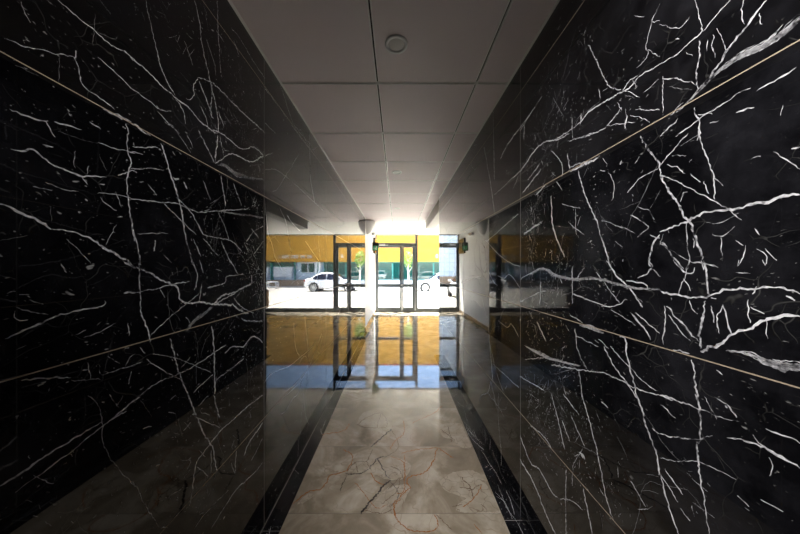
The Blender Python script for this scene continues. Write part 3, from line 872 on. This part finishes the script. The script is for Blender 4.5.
# -------------------------------------------------------------- glazed front
A = M['alu']
FZ0, FZ1 = Y_END, Y_END+.07
def bar(name, dims, parent, m=A): return boxobj(name, dims, m, parent, .003)
door = empty('door_1', (0,0,0)); struct(door, 'dark grey aluminium glass door with wide leaf and narrow side leaf', 'door')
HT = H_CEIL
bm = bmesh.new()
bx(bm, AL, -.675, FZ0, FZ1, 0, HT); bx(bm, .575, .652, FZ0, FZ1, 0, HT)
bx(bm, -.675, .575, FZ0, FZ1, 2.14, 2.235); bx(bm, -.675, .575, FZ0, FZ1, HT-.025, HT); bx(bm, -.675, .575, FZ0, FZ1, 0, .035)
obj('door_frame', bm, A, door, .003)
def leaf(name, x0, x1, sl, sr):
    bm = bmesh.new(); y0, y1 = FZ0-.008, FZ0+.045
    bx(bm, x0, x0+sl, y0, y1, .04, 2.135); bx(bm, x1-sr, x1, y0, y1, .04, 2.135)
    bx(bm, x0+sl, x1-sr, y0, y1, 2.085, 2.135); bx(bm, x0+sl, x1-sr, y0, y1, .812, .905); bx(bm, x0+sl, x1-sr, y0, y1, .04, .15)
    o = obj(name, bm, A, door, .003)
    for z0, z1 in ((.905, 2.085), (.15, .812)): boxobj('pane', (x0+sl, x1-sr, FZ0+.015, FZ0+.021, z0, z1), M['glass'], o)
    return o
lf = leaf('door_leaf', -.67, .145, .05, .07)
sl_ = leaf('side_leaf', .15, .57, .055, .085)
boxobj('transom_pane', (-.675, .575, FZ0+.03, FZ0+.036, 2.235, HT-.025), M['glass'], door)
bm = bmesh.new(); cyl(bm, (.075,FZ0-.055,1.0), (.075,FZ0-.055,1.24), .011)
for z in (1.03, 1.21): cyl(bm, (.075,FZ0-.055,z), (.075,FZ0-.008,z), .008)
obj('door_handle', bm, M['black'], lf)
bm = bmesh.new(); bx(bm, .09, .20, FZ0-.03, FZ0-.008, .835, .895); cyl(bm, (.115,FZ0-.05,.86), (.115,FZ0-.03,.86), .018)
obj('door_lock', bm, M['steel'], lf, .003)
bm = bmesh.new(); bx(bm, -.59, -.40, FZ0-.06, FZ0-.008, 2.145, 2.20); bx(bm, -.55, -.30, FZ0-.075, FZ0-.06, 2.15, 2.165)
obj('door_closer', bm, M['white'], door, .004)
w1 = empty('window_1', (0,0,0)); struct(w1, 'large fixed glass pane right of the door with a dark sill frame', 'window')
bm = bmesh.new()
bx(bm, .652, X_LOB, FZ0, FZ1, 0, .12); bx(bm, .652, X_LOB, FZ0, FZ1, HT-.025, HT); bx(bm, 3.04, X_LOB, FZ0, FZ1, .12, HT-.025)
obj('window_frame', bm, A, w1, .003)
boxobj('pane', (.652, 3.04, FZ0+.03, FZ0+.038, .12, HT-.025), M['glass'], w1)
# -------------------------------------------------- things on the lobby wall
bm = bmesh.new()   # half-bowl uplight
n = 20
prof = [(.0,-.30),(.05,-.295),(.105,-.26),(.155,-.19),(.185,-.10),(.20,0),(.19,0),(.17,-.09)]
rings = []
for r, z in prof: rings.append([bm.verts.new((r*math.cos(t), r*1.15*math.sin(t), z)) for t in [-math.pi/2+math.pi*i/n for i in range(n+1)]])
for a, b in zip(rings, rings[1:]):
    for i in range(n):
        f = bm.faces.new((a[i],a[i+1],b[i+1],b[i])); f.smooth = True
bmesh.ops.remove_doubles(bm, verts=bm.verts[:], dist=1e-5)
bowl_root = empty('wall_lamp', (AL+.001, 6.2, 2.49)); tag(bowl_root, 'pale half-bowl wall lamp high on the white lobby wall', 'wall lamp')
obj('lamp_shade', bm, M['white'], bowl_root)
boxobj('back_plate', (0, .012, -.10, .10, -.2, -.03), M['white'], bowl_root, .003)
camr = empty('security_camera', (AL, 7.0, 2.31)); tag(camr, 'small white bullet camera on the white wall under the bowl lamp', 'camera')
bm = bmesh.new(); cyl(bm, (.085,-.16,-.01), (.105,.12,.02), .045, n=20); obj('camera_body', bm, M['white'], camr)
bm = bmesh.new(); cyl(bm, (.0848,-.165,-.0105), (.085,-.16,-.01), .016, n=20); obj('lens', bm, M['black'], camr)
bm = bmesh.new(); cyl(bm, (-.004,.06,.03), (.014,.06,.03), .035); cyl(bm, (.01,.06,.03), (.10,.07,.02), .011); obj('bracket', bm, M['white'], camr)
mon = empty('wall_monitor', (AL, 8.16, 2.09)); tag(mon, 'black wall box with glossy face beside the glass door', 'monitor')
boxobj('casing', (0, .055, -.30, .30, -.23, .23), M['black'], mon, .006)
boxobj('glass_face', (.055, .059, -.285, .285, -.215, .215), M['screen'], mon)
ex = empty('exit_sign', (AL, 7.62, 2.03)); tag(ex, 'small green exit sign sticking out from the white wall', 'sign')
boxobj('casing', (0, .17, -.02, .02, -.12, .12), M['black'], ex, .004)
boxobj('sign_face', (.02, .155, -.0225, -.02, -.105, .02), M['green'], ex)
bm = bmesh.new()
def fig(P, y=-.0235): poly(bm, [(x,y,z) for x,z in P])
fig([(.10,-.02),(.118,-.03),(.105,-.06),(.09,-.055)]); fig([(.105,-.06),(.125,-.085),(.118,-.092),(.094,-.066)]); fig([(.09,-.055),(.072,-.085),(.08,-.09),(.10,-.06)])
fig([(.118,-.03),(.135,-.042),(.13,-.05),(.112,-.038)])
fig([(.116+.01*math.cos(t), -.008+.01*math.sin(t)) for t in [2*math.pi*i/12 for i in range(12)]])
fig([(.03,-.045),(.045,-.03),(.045,-.06)]); fig([(.045,-.04),(.068,-.04),(.068,-.05),(.045,-.05)])
obj('pictogram', bm, M['white'], ex, recalc=False)
# tub chair at the lobby side
M['leather'] = noisy('tan_leather', (.38,.19,.08), (.45,.24,.10), 12, .45)
M['dkleather'] = mat('dark_brown_leather', (.05,.03,.025), .4)
ch = empty('tub_chair', (2.83, 8.15, 0), math.radians(35)); ch.scale = (.9,.9,1); tag(ch, 'tan leather tub chair beside the lobby window', 'chair')
bm = bmesh.new(); R0, R1 = .27, .33
rings = []
for i in range(25):
    t = math.radians(-20 + 220*i/24); h = .62+.13*math.sin(max(0, math.sin(t))*math.pi/2)
    c, s = math.cos(t), math.sin(t)
    rings.append([bm.verts.new((r*c, r*s, z)) for r, z in ((R0,.22),(R0,h-.02),(.5*(R0+R1),h),(R1,h-.02),(R1,.22))])
for a, b in zip(rings, rings[1:]):
    for i in range(5): bm.faces.new((a[i], a[(i+1)%5], b[(i+1)%5], b[i]))
bm.faces.new(rings[0]); bm.faces.new(rings[-1][::-1])
for f in bm.faces: f.smooth = True
obj('backrest', bm, M['leather'], ch)
bm = bmesh.new(); lathe(bm, [(0,.20),(.25,.20),(.268,.23),(.268,.40),(.25,.44),(0,.45)], 28); obj('seat', bm, M['dkleather'], ch)
for a in (45, 135, 225, 315):
    c, s = math.cos(math.radians(a)), math.sin(math.radians(a)); bm = bmesh.new(); cyl(bm, (.22*c,.22*s,0), (.2*c,.2*s,.21), .012, .018); obj('leg', bm, M['black'], ch)
# ------------------------------------------------------------------ outdoors
M['paving'] = None
def paving():
    m = mat('pale_paving', (.6,.57,.5), .75); p = m.node_tree.nodes['Principled BSDF']
    tc = N(m, 'ShaderNodeTexCoord'); b = N(m, 'ShaderNodeTexBrick'); b.offset = 0; b.inputs['Scale'].default_value = 1
    b.inputs['Color1'].default_value = (.60,.56,.48,1); b.inputs['Color2'].default_value = (.56,.52,.44,1); b.inputs['Mortar'].default_value = (.40,.36,.30,1)
    b.inputs['Brick Width'].default_value = .6; b.inputs['Row Height'].default_value = .6; b.inputs['Mortar Size'].default_value = .012
    lk(m, tc.outputs['Object'], b.inputs['Vector']); lk(m, b.outputs['Color'], p.inputs['Base Color']); return m
M['paving'] = paving()
M['road'] = noisy('pale_asphalt', (.47,.45,.41), (.53,.51,.47), 1.5, .8)
M['kerb'] = mat('grey_kerb', (.30,.28,.26), .8)
struct(boxobj('pavement', (-40, 45, Y_END+.1, 16.7, -.3, -.05), M['paving']), 'pale square-paved pavement outside the glass door', 'pavement')
struct(boxobj('kerb', (-40, 45, 16.7, 16.9, -.3, -.06), M['kerb']), 'grey kerb between the pavement and the road', 'kerb')
struct(boxobj('road', (-40, 45, 16.9, 60, -.3, -.12), M['road']), 'sun-bleached road in front of the shops', 'road')
# shop building
FY = 24.2
M['yellow'] = mat('yellow_cladding', (.49,.240,.018), .45)
M['pblue'] = mat('pale_blue_render', (.42,.50,.58), .7)
M['teal'] = mat('teal_frame', (.03,.20,.17), .5)
M['tealglass'] = mat('dark_shop_glass', (.004,.055,.048), .03, ior=1.75)
M['bronze'] = noisy('brown_stone_base', (.33,.22,.14), (.40,.28,.18), 4, .7)
M['cream'] = mat('cream_base', (.72,.70,.64), .7)
M['letters'] = mat('silver_lettering', (.66,.66,.64), .4)
M['panelw'] = mat('frosted_window_film', (.66,.68,.70), .5)
M['redline'] = mat('red_roof_edge', (.35,.06,.03), .5)
shop = empty('shop_building', (0,FY,0)); tag(shop, 'long shop building with a tall yellow sign band across the road', 'building')
def sp(name, x0, x1, y0, y1, z0, z1, m, parent=shop): return boxobj(name, (x0,x1,y0,y1,z0,z1), m, parent)
XS0, XS1 = -2.35, 22
sp('wall', XS0, XS1, .15, 8, -.12, 6.9, M['pblue'])
sp('sign_band', XS0, XS1, -.25, .15, 2.06, 7.15, M['yellow'])
sp('roof_edge', XS0, XS1, -.30, .2, 7.15, 7.23, M['redline'])
sp('base', XS0, 5.3, -.05, .15, -.12, .42, M['cream'])
sp('base', 5.3, XS1, -.12, .15, -.12, .42, M['bronze'])
bays = [-2.3, -.45, 1.42, 3.27, 5.25]
for a, b in zip(bays, bays[1:]):
    f = bmesh.new()
    bx(f, a, a+.07, -.02, .15, .42, 2.06); bx(f, b-.07, b, -.02, .15, .42, 2.06); bx(f, a, b, -.02, .15, 1.98, 2.06); bx(f, a, b, -.02, .15, .42, .48)
    fo = obj('shop_window', f, M['teal'], shop)
    sp('pane', a+.07, b-.07, .04, .08, .48, 1.98, M['tealglass'], fo)
sp('column', 5.55, 5.75, -.06, .15, .42, 2.06, M['white']); sp('column', 5.85, 6.02, -.06, .15, .42, 2.06, M['white'])
sp('downpipe', 5.76, 5.84, -.03, .15, .9, 2.06, M['teal'])
for x0 in (6.1, 6.75):
    fo = sp('shop_window', x0, x0+.6, .08, .16, 1.1, 1.95, M['white']); sp('pane', x0+.03, x0+.57, .06, .1, 1.13, 1.92, M['tealglass'], fo)
for x0 in (7.85, 10.0, 12.2, 14.4, 16.6):
    f = bmesh.new(); bx(f, x0, x0+.08, -.04, .15, .42, 2.06); bx(f, x0+2.02, x0+2.1, -.04, .15, .42, 2.06); bx(f, x0, x0+2.1, 0, .15, 1.62, 1.66)
    fo = obj('shop_window', f, M['teal'], shop)
    sp('pane', x0+.08, x0+2.02, .05, .1, 1.66, 2.06, M['tealglass'], fo); sp('window_film', x0+.3, x0+2.02, .04, .1, .72, 1.62, M['panelw'], fo)
def text(body, x, z, size, parent, mirror=False):
    cu = bpy.data.curves.new('lettering', 'FONT'); cu.body = body; cu.size = size; cu.extrude = .02; cu.align_x = 'LEFT'; cu.space_character = 1.1
    cu.materials.append(M['letters']); o = bpy.data.objects.new('lettering', cu); col.objects.link(o); o.parent = parent
    bpy.context.view_layer.update()
    me = bpy.data.meshes.new_from_object(o.evaluated_get(bpy.context.evaluated_depsgraph_get())); bpy.data.objects.remove(o)
    me.name = 'lettering'; o = bpy.data.objects.new('lettering', me); col.objects.link(o); o.parent = parent
    o.location = (x, -.27, z); o.rotation_euler = (math.pi/2, 0, 0); return o
text('80 08 085 708.1', 6.25, 2.38, .42, shop)
text('8', 3.42, 2.42, .46, shop)
# pale tiled building on the left
tb = empty('tiled_building', (0,FY,0)); tag(tb, 'pale blue-white building with square cladding panels beside the yellow shop', 'building')
def tiles():
    m = mat('pale_cladding', (.7,.76,.82), .35); p = m.node_tree.nodes['Principled BSDF']
    tc = N(m, 'ShaderNodeTexCoord'); mp = N(m, 'ShaderNodeMapping'); mp.inputs['Rotation'].default_value = (math.pi/2,0,0)
    b = N(m, 'ShaderNodeTexBrick'); b.offset = 0; b.inputs['Scale'].default_value = 1
    b.inputs['Color1'].default_value = (.60,.68,.76,1); b.inputs['Color2'].default_value = (.66,.73,.80,1); b.inputs['Mortar'].default_value = (.36,.42,.48,1)
    b.inputs['Brick Width'].default_value = .45; b.inputs['Row Height'].default_value = .4; b.inputs['Mortar Size'].default_value = .018
    lk(m, tc.outputs['Object'], mp.inputs[0]); lk(m, mp.outputs[0], b.inputs['Vector']); lk(m, b.outputs['Color'], p.inputs['Base Color']); return m
M['tiles'] = tiles()
sp('wall', -22, XS0-.02, -.1, 8, .75, 7.6, M['tiles'], tb)
sp('base', -22, XS0-.02, -.14, 8, -.12, .75, M['bronze'], tb)
sp('roof_edge', -22.1, XS0-.02, -.2, 8.1, 7.6, 7.75, M['kerb'], tb)
# ---------------------------------------------------------------------- cars
M['carpaint'] = mat('white_car_paint', (.80,.80,.80), .18, ior=1.5)
M['carglass'] = mat('dark_car_glass', (.01,.012,.025), .03, ior=1.5)
M['tyre'] = mat('black_rubber', (.015,.015,.015), .7)
M['rim'] = mat('silver_alloy', (.55,.55,.56), .3, metal=.8)
M['lampred'] = mat('red_tail_lamp', (.35,.02,.015), .2)
M['lampclear'] = mat('clear_headlamp', (.55,.57,.60), .1)
def se(c, e): return math.copysign(abs(c)**e, c)
def loft(bm, stations, n=28, e=.42):
    R = []
    for x, z0, z1, hw in stations:
        zc, hh = (z0+z1)/2, (z1-z0)/2
        R.append([bm.verts.new((x, hw*se(math.cos(t), e), zc+hh*se(math.sin(t), e))) for t in [2*math.pi*(i+.5)/n for i in range(n)]])
    for a, b in zip(R, R[1:]):
        for i in range(n):
            f = bm.faces.new((a[i],a[(i+1)%n],b[(i+1)%n],b[i])); f.smooth = True
    bm.faces.new(R[0]); bm.faces.new(R[-1][::-1])
def car(name, label):
    r = empty(name); tag(r, label, 'car')
    bm = bmesh.new()
    loft(bm, [(-2.03,.36,.52,.50),(-2.0,.27,.62,.66),(-1.88,.22,.70,.76),(-1.5,.2,.78,.83),(-.95,.19,.87,.86),(0,.19,.90,.87),(1.0,.19,.93,.87),(1.5,.2,.96,.85),(1.82,.23,.97,.80),(1.96,.30,.93,.72),(2.02,.42,.82,.58)])
    obj('body', bm, M['carpaint'], r)
    prof = [(-1.0,.86),(-.32,1.33),(-.05,1.405),(.35,1.43),(.75,1.405),(1.02,1.32),(1.62,.95)]
    def yy(z): return .80 - .26*max(0, (z-.88)/.55)
    bm = bmesh.new(); V = []
    for x, z in prof:
        y = yy(z)
        V.append([bm.verts.new(p) for p in ((x,-yy(.86)+.02,.84),(x,-y,z-.04),(x,-y+.07,z),(x,0,z+.012),(x,y-.07,z),(x,y,z-.04),(x,yy(.86)-.02,.84))])
    for a, b in zip(V, V[1:]):
        for i in range(6):
            f = bm.faces.new((a[i],a[i+1],b[i+1],b[i])); f.smooth = True
    obj('cabin', bm, M['carpaint'], r)
    def zz(x):
        for (xa,za),(xb,zb) in zip(prof, prof[1:]):
            if xa <= x <= xb: return za+(zb-za)*(x-xa)/(xb-xa)
    for s in (-1, 1):
        for (x0, x1) in ((-.72,.28),(.34,1.32)):
            P = []
            for i in range(9):
                x = x0+(x1-x0)*i/8; z = max(.915, zz(x)-.085); P.append((x, s*(yy(z)+.006), z))
            for x in (x1, x0): P.append((x, s*(yy(.91)+.006), .91))
            bm = bmesh.new(); poly(bm, P); fo = obj('side_window', bm, M['carglass'], r, recalc=False)
            so = fo.modifiers.new('t', 'SOLIDIFY'); so.thickness = .008; so.offset = 0
    for nm, (xa, za), (xb, zb) in (('windscreen',(-.94,.91),(-.36,1.305)), ('rear_window',(1.07,1.29),(1.56,.99))):
        dx, dz = xb-xa, zb-za; l = math.hypot(dx, dz); ox, oz = -dz/l*.016, dx/l*.016
        if oz < 0: ox, oz = -ox, -oz
        wa, wb = yy(za)-.09, yy(zb)-.09
        bm = bmesh.new(); poly(bm, [(xa+ox,-wa,za+oz),(xa+ox,wa,za+oz),(xb+ox,wb,zb+oz),(xb+ox,-wb,zb+oz)])
        fo = obj(nm, bm, M['carglass'], r, recalc=False); so = fo.modifiers.new('t', 'SOLIDIFY'); so.thickness = .01; so.offset = 0
    for x in (-1.32, 1.22):
        for s in (-1, 1):
            bm = bmesh.new(); c = Vector((x, s*.80, .31))
            cyl(bm, c-Vector((0,.1,0)), c+Vector((0,.1,0)), .31, n=28)
            wo = obj('wheel', bm, M['tyre'], r, .02)
            bm = bmesh.new(); y = s*.905
            cyl(bm, (x,s*.895,.31), (x,y,.31), .055, n=16)
            for k in range(8):
                a = 2*math.pi*k/8; ca, sa = math.cos(a), math.sin(a)
                px, pz = -sa*.03, ca*.03
                q = [(x+.04*ca-px,.31+.04*sa-pz),(x+.21*ca-px,.31+.21*sa-pz),(x+.21*ca+px,.31+.21*sa+pz),(x+.04*ca+px,.31+.04*sa+pz)]
                A_ = [bm.verts.new((u,s*.893,v)) for u,v in q]; B_ = [bm.verts.new((u,y,v)) for u,v in q]
                bm.faces.new(A_); bm.faces.new(B_)
                for j in range(4): bm.faces.new((A_[j],A_[(j+1)%4],B_[(j+1)%4],B_[j]))
            m_ = 28
            ri = [[bm.verts.new((x+rr*math.cos(2*math.pi*i/m_), yy_, .31+rr*math.sin(2*math.pi*i/m_))) for i in range(m_)] for rr, yy_ in ((.20,y),(.235,y),(.235,s*.893),(.20,s*.893))]
            for a in range(4):
                for i in range(m_): bm.faces.new((ri[a][i], ri[a][(i+1)%m_], ri[(a+1)%4][(i+1)%m_], ri[(a+1)%4][i]))
            obj('rim', bm, M['rim'], wo)
            bm = bmesh.new(); cyl(bm, (x,s*.70,.33), (x,s*.872,.33), .37, n=28); obj('wheel_arch', bm, M['black'], r)
    for s in (-1, 1):
        bm = bmesh.new(); bx(bm, -1.95, -1.80, s*.66-.12, s*.66+.12, .60, .69); obj('headlamp', bm, M['lampclear'], r, .02)
        bm = bmesh.new(); bx(bm, 1.86, 1.985, s*.64-.12, s*.64+.12, .72, .86); obj('tail_lamp', bm, M['lampred'], r, .02)
        bm = bmesh.new(); bx(bm, -.62, -.45, s*.93-.07, s*.93+.07, .93, 1.04); bx(bm, -.56, -.50, min(s*.78,s*.9), max(s*.78,s*.9), .94, .98); obj('wing_mirror', bm, M['carpaint'], r, .02)
    bm = bmesh.new(); bx(bm, -2.05, -1.98, -.42, .42, .34, .46); obj('grille', bm, M['black'], r)
    return r
c1 = car('sedan_car', 'white sedan parked sideways on the road in front of the shops'); c1.location = (3.08, 18.7, -.12); c1.scale = (.92,.92,.90)
c2 = copy_tree(c1); c2['label'] = 'white car parked nose-on to the shops, seen mirrored in shop glass'; c2.location = (-2.25, 12.9, -.05); c2.rotation_euler.z = math.radians(-90)
# ------------------------------------------------------- young pavement tree
random.seed(3)
M['bark'] = noisy('whitewashed_bark', (.70,.68,.62), (.60,.57,.50), 20, .8)
M['leaf'] = noisy('fresh_green_leaf', (.16,.30,.04), (.28,.42,.08), 14, .5)
tr = empty('young_tree', (.57, 14.3, -.05)); tag(tr, 'slim young tree with small green crown outside the door', 'tree')
bm = bmesh.new(); cyl(bm, (0,0,0), (.02,0,.9), .055, .042); cyl(bm, (.02,0,.9), (-.01,0,1.7), .042, .025)
for k in range(9):
    a = k*2.4; z = 1.35+.08*k; cyl(bm, (0,0,z-.1), (.24*math.cos(a), .24*math.sin(a), z+.22), .014, .005, n=8)
obj('trunk', bm, M['bark'], tr)
bm = bmesh.new()
for k in range(520):
    v = Vector((random.gauss(0,1), random.gauss(0,1), random.gauss(0,1))).normalized()*random.uniform(.35,1)**.6
    p = Vector((v.x*.29, v.y*.29, 1.98+v.z*.46)); q = Matrix.Rotation(random.uniform(0,6.28),3,'Z') @ Matrix.Rotation(random.uniform(-1,1),3,'X')
    s = random.uniform(.035,.07)
    poly(bm, [p+q@Vector(c)*s for c in ((-.1,-1,0),(.45,-.3,.1),(.35,.5,.1),(0,1,0),(-.45,.4,.1),(-.5,-.3,.1))])
obj('crown', bm, M['leaf'], tr, recalc=False)
# white tubular bench-frame by the far kerb
bf = empty('bicycle_stand', (8.15, 20.4, -.12)); tag(bf, 'low white tubular stand at the roadside beyond the sedan', 'bicycle stand')
for y in (-.18, .18):
    bm = bmesh.new()
    P = [(-.36,y,0),(-.36,y,.45),(-.30,y,.54),(.30,y,.54),(.36,y,.45),(.36,y,0)]
    for a, b in zip(P, P[1:]): cyl(bm, a, b, .045, n=12)
    obj('hoop', bm, M['white'], bf)
bm = bmesh.new()
for x in (-.3, .3): cyl(bm, (x,-.18,.54), (x,.18,.54), .03, n=12)
cyl(bm, (-.36,-.18,.2), (.36,-.18,.2), .02, n=12)
obj('cross_bar', bm, M['white'], bf)
# ---------------------------------------------------------- camera and light
cam = bpy.data.cameras.new('camera'); co = bpy.data.objects.new('camera', cam); col.objects.link(co)
co.location = (0, 0, 1.375); co.rotation_euler = (math.pi/2, 0, 0)
cam.sensor_width = 36; cam.lens = 266.5/800*36; cam.shift_x = 2.5/800; cam.shift_y = 2.5/800; cam.clip_start = .02; cam.clip_end = 400
sc.camera = co
SUN = 44; SKY = .95
su = bpy.data.lights.new('sun', 'SUN'); su.energy = SUN; su.angle = .009; su.color = (1,.95,.88)
so = bpy.data.objects.new('sun', su); col.objects.link(so)
to_sun = Vector((.34, .27, .88)).normalized()
so.rotation_euler = to_sun.to_track_quat('Z', 'Y').to_euler()
w = bpy.data.worlds.new('sky'); sc.world = w; w.use_nodes = True; nt = w.node_tree
bg = nt.nodes['Background']; st = nt.nodes.new('ShaderNodeTexSky'); st.sky_type = 'NISHITA'; st.sun_disc = False
st.sun_elevation = math.radians(58); st.sun_rotation = math.radians(100); st.air_density = 1; st.dust_density = 1.6; st.ozone_density = 1.5
nt.links.new(st.outputs[0], bg.inputs[0]); bg.inputs[1].default_value = SKY
# unseen fill spotlights, added behind the viewpoint to brighten walls and floor
def spot(name, label, loc, target, energy, cone, blend, colr=(1,.96,.93)):
    r = empty(name, loc); tag(r, label, 'spotlight', 'added fill lights')
    d = (Vector(target)-Vector(loc)).normalized()
    bm = bmesh.new(); cyl(bm, (0,0,0), (0,0,.012), .05, n=24); cyl(bm, (0,0,-.06), (0,0,.0), .012, n=12); obj('fill_mount', bm, M['white'], r)
    bm = bmesh.new(); c0 = Vector((0,0,-.07)); cyl(bm, c0-d*.05, c0+d*.07, .034, .042, n=24, caps=False); obj('fill_head', bm, M['white'], r)
    l = bpy.data.lights.new('fill_light', 'SPOT'); l.energy = energy; l.spot_size = math.radians(cone); l.spot_blend = blend; l.shadow_soft_size = .035; l.color = colr
    o = bpy.data.objects.new('fill_light', l); col.objects.link(o); o.parent = r; o.location = c0+d*.075
    o.rotation_euler = (-d).to_track_quat('Z', 'Y').to_euler()
    return r
spot('fill_spotlight', 'added fill spotlight behind the viewpoint aimed at the right marble wall', (-.45,-.55,H_CEIL-.012), (.69,.80,1.35), 175, 75, .9)
spot('fill_spotlight', 'added fill spotlight behind the viewpoint aimed at the left marble wall', (.35,-.6,H_CEIL-.012), (-.716,1.45,1.4), 60, 42, 1.0)
spot('fill_spotlight', 'added fill spotlight behind the viewpoint aimed down the beige floor', (0,-.35,H_CEIL-.012), (0,2.0,0), 112, 42, 1.0)
sc.view_settings.view_transform = 'Standard'; sc.view_settings.look = 'None'; sc.view_settings.exposure = .35; sc.view_settings.gamma = 1
sc.cycles.max_bounces = 12; sc.cycles.diffuse_bounces = 5; sc.cycles.glossy_bounces = 8; sc.cycles.transparent_max_bounces = 16
sc.cycles.sample_clamp_indirect = 12; sc.cycles.caustics_reflective = True
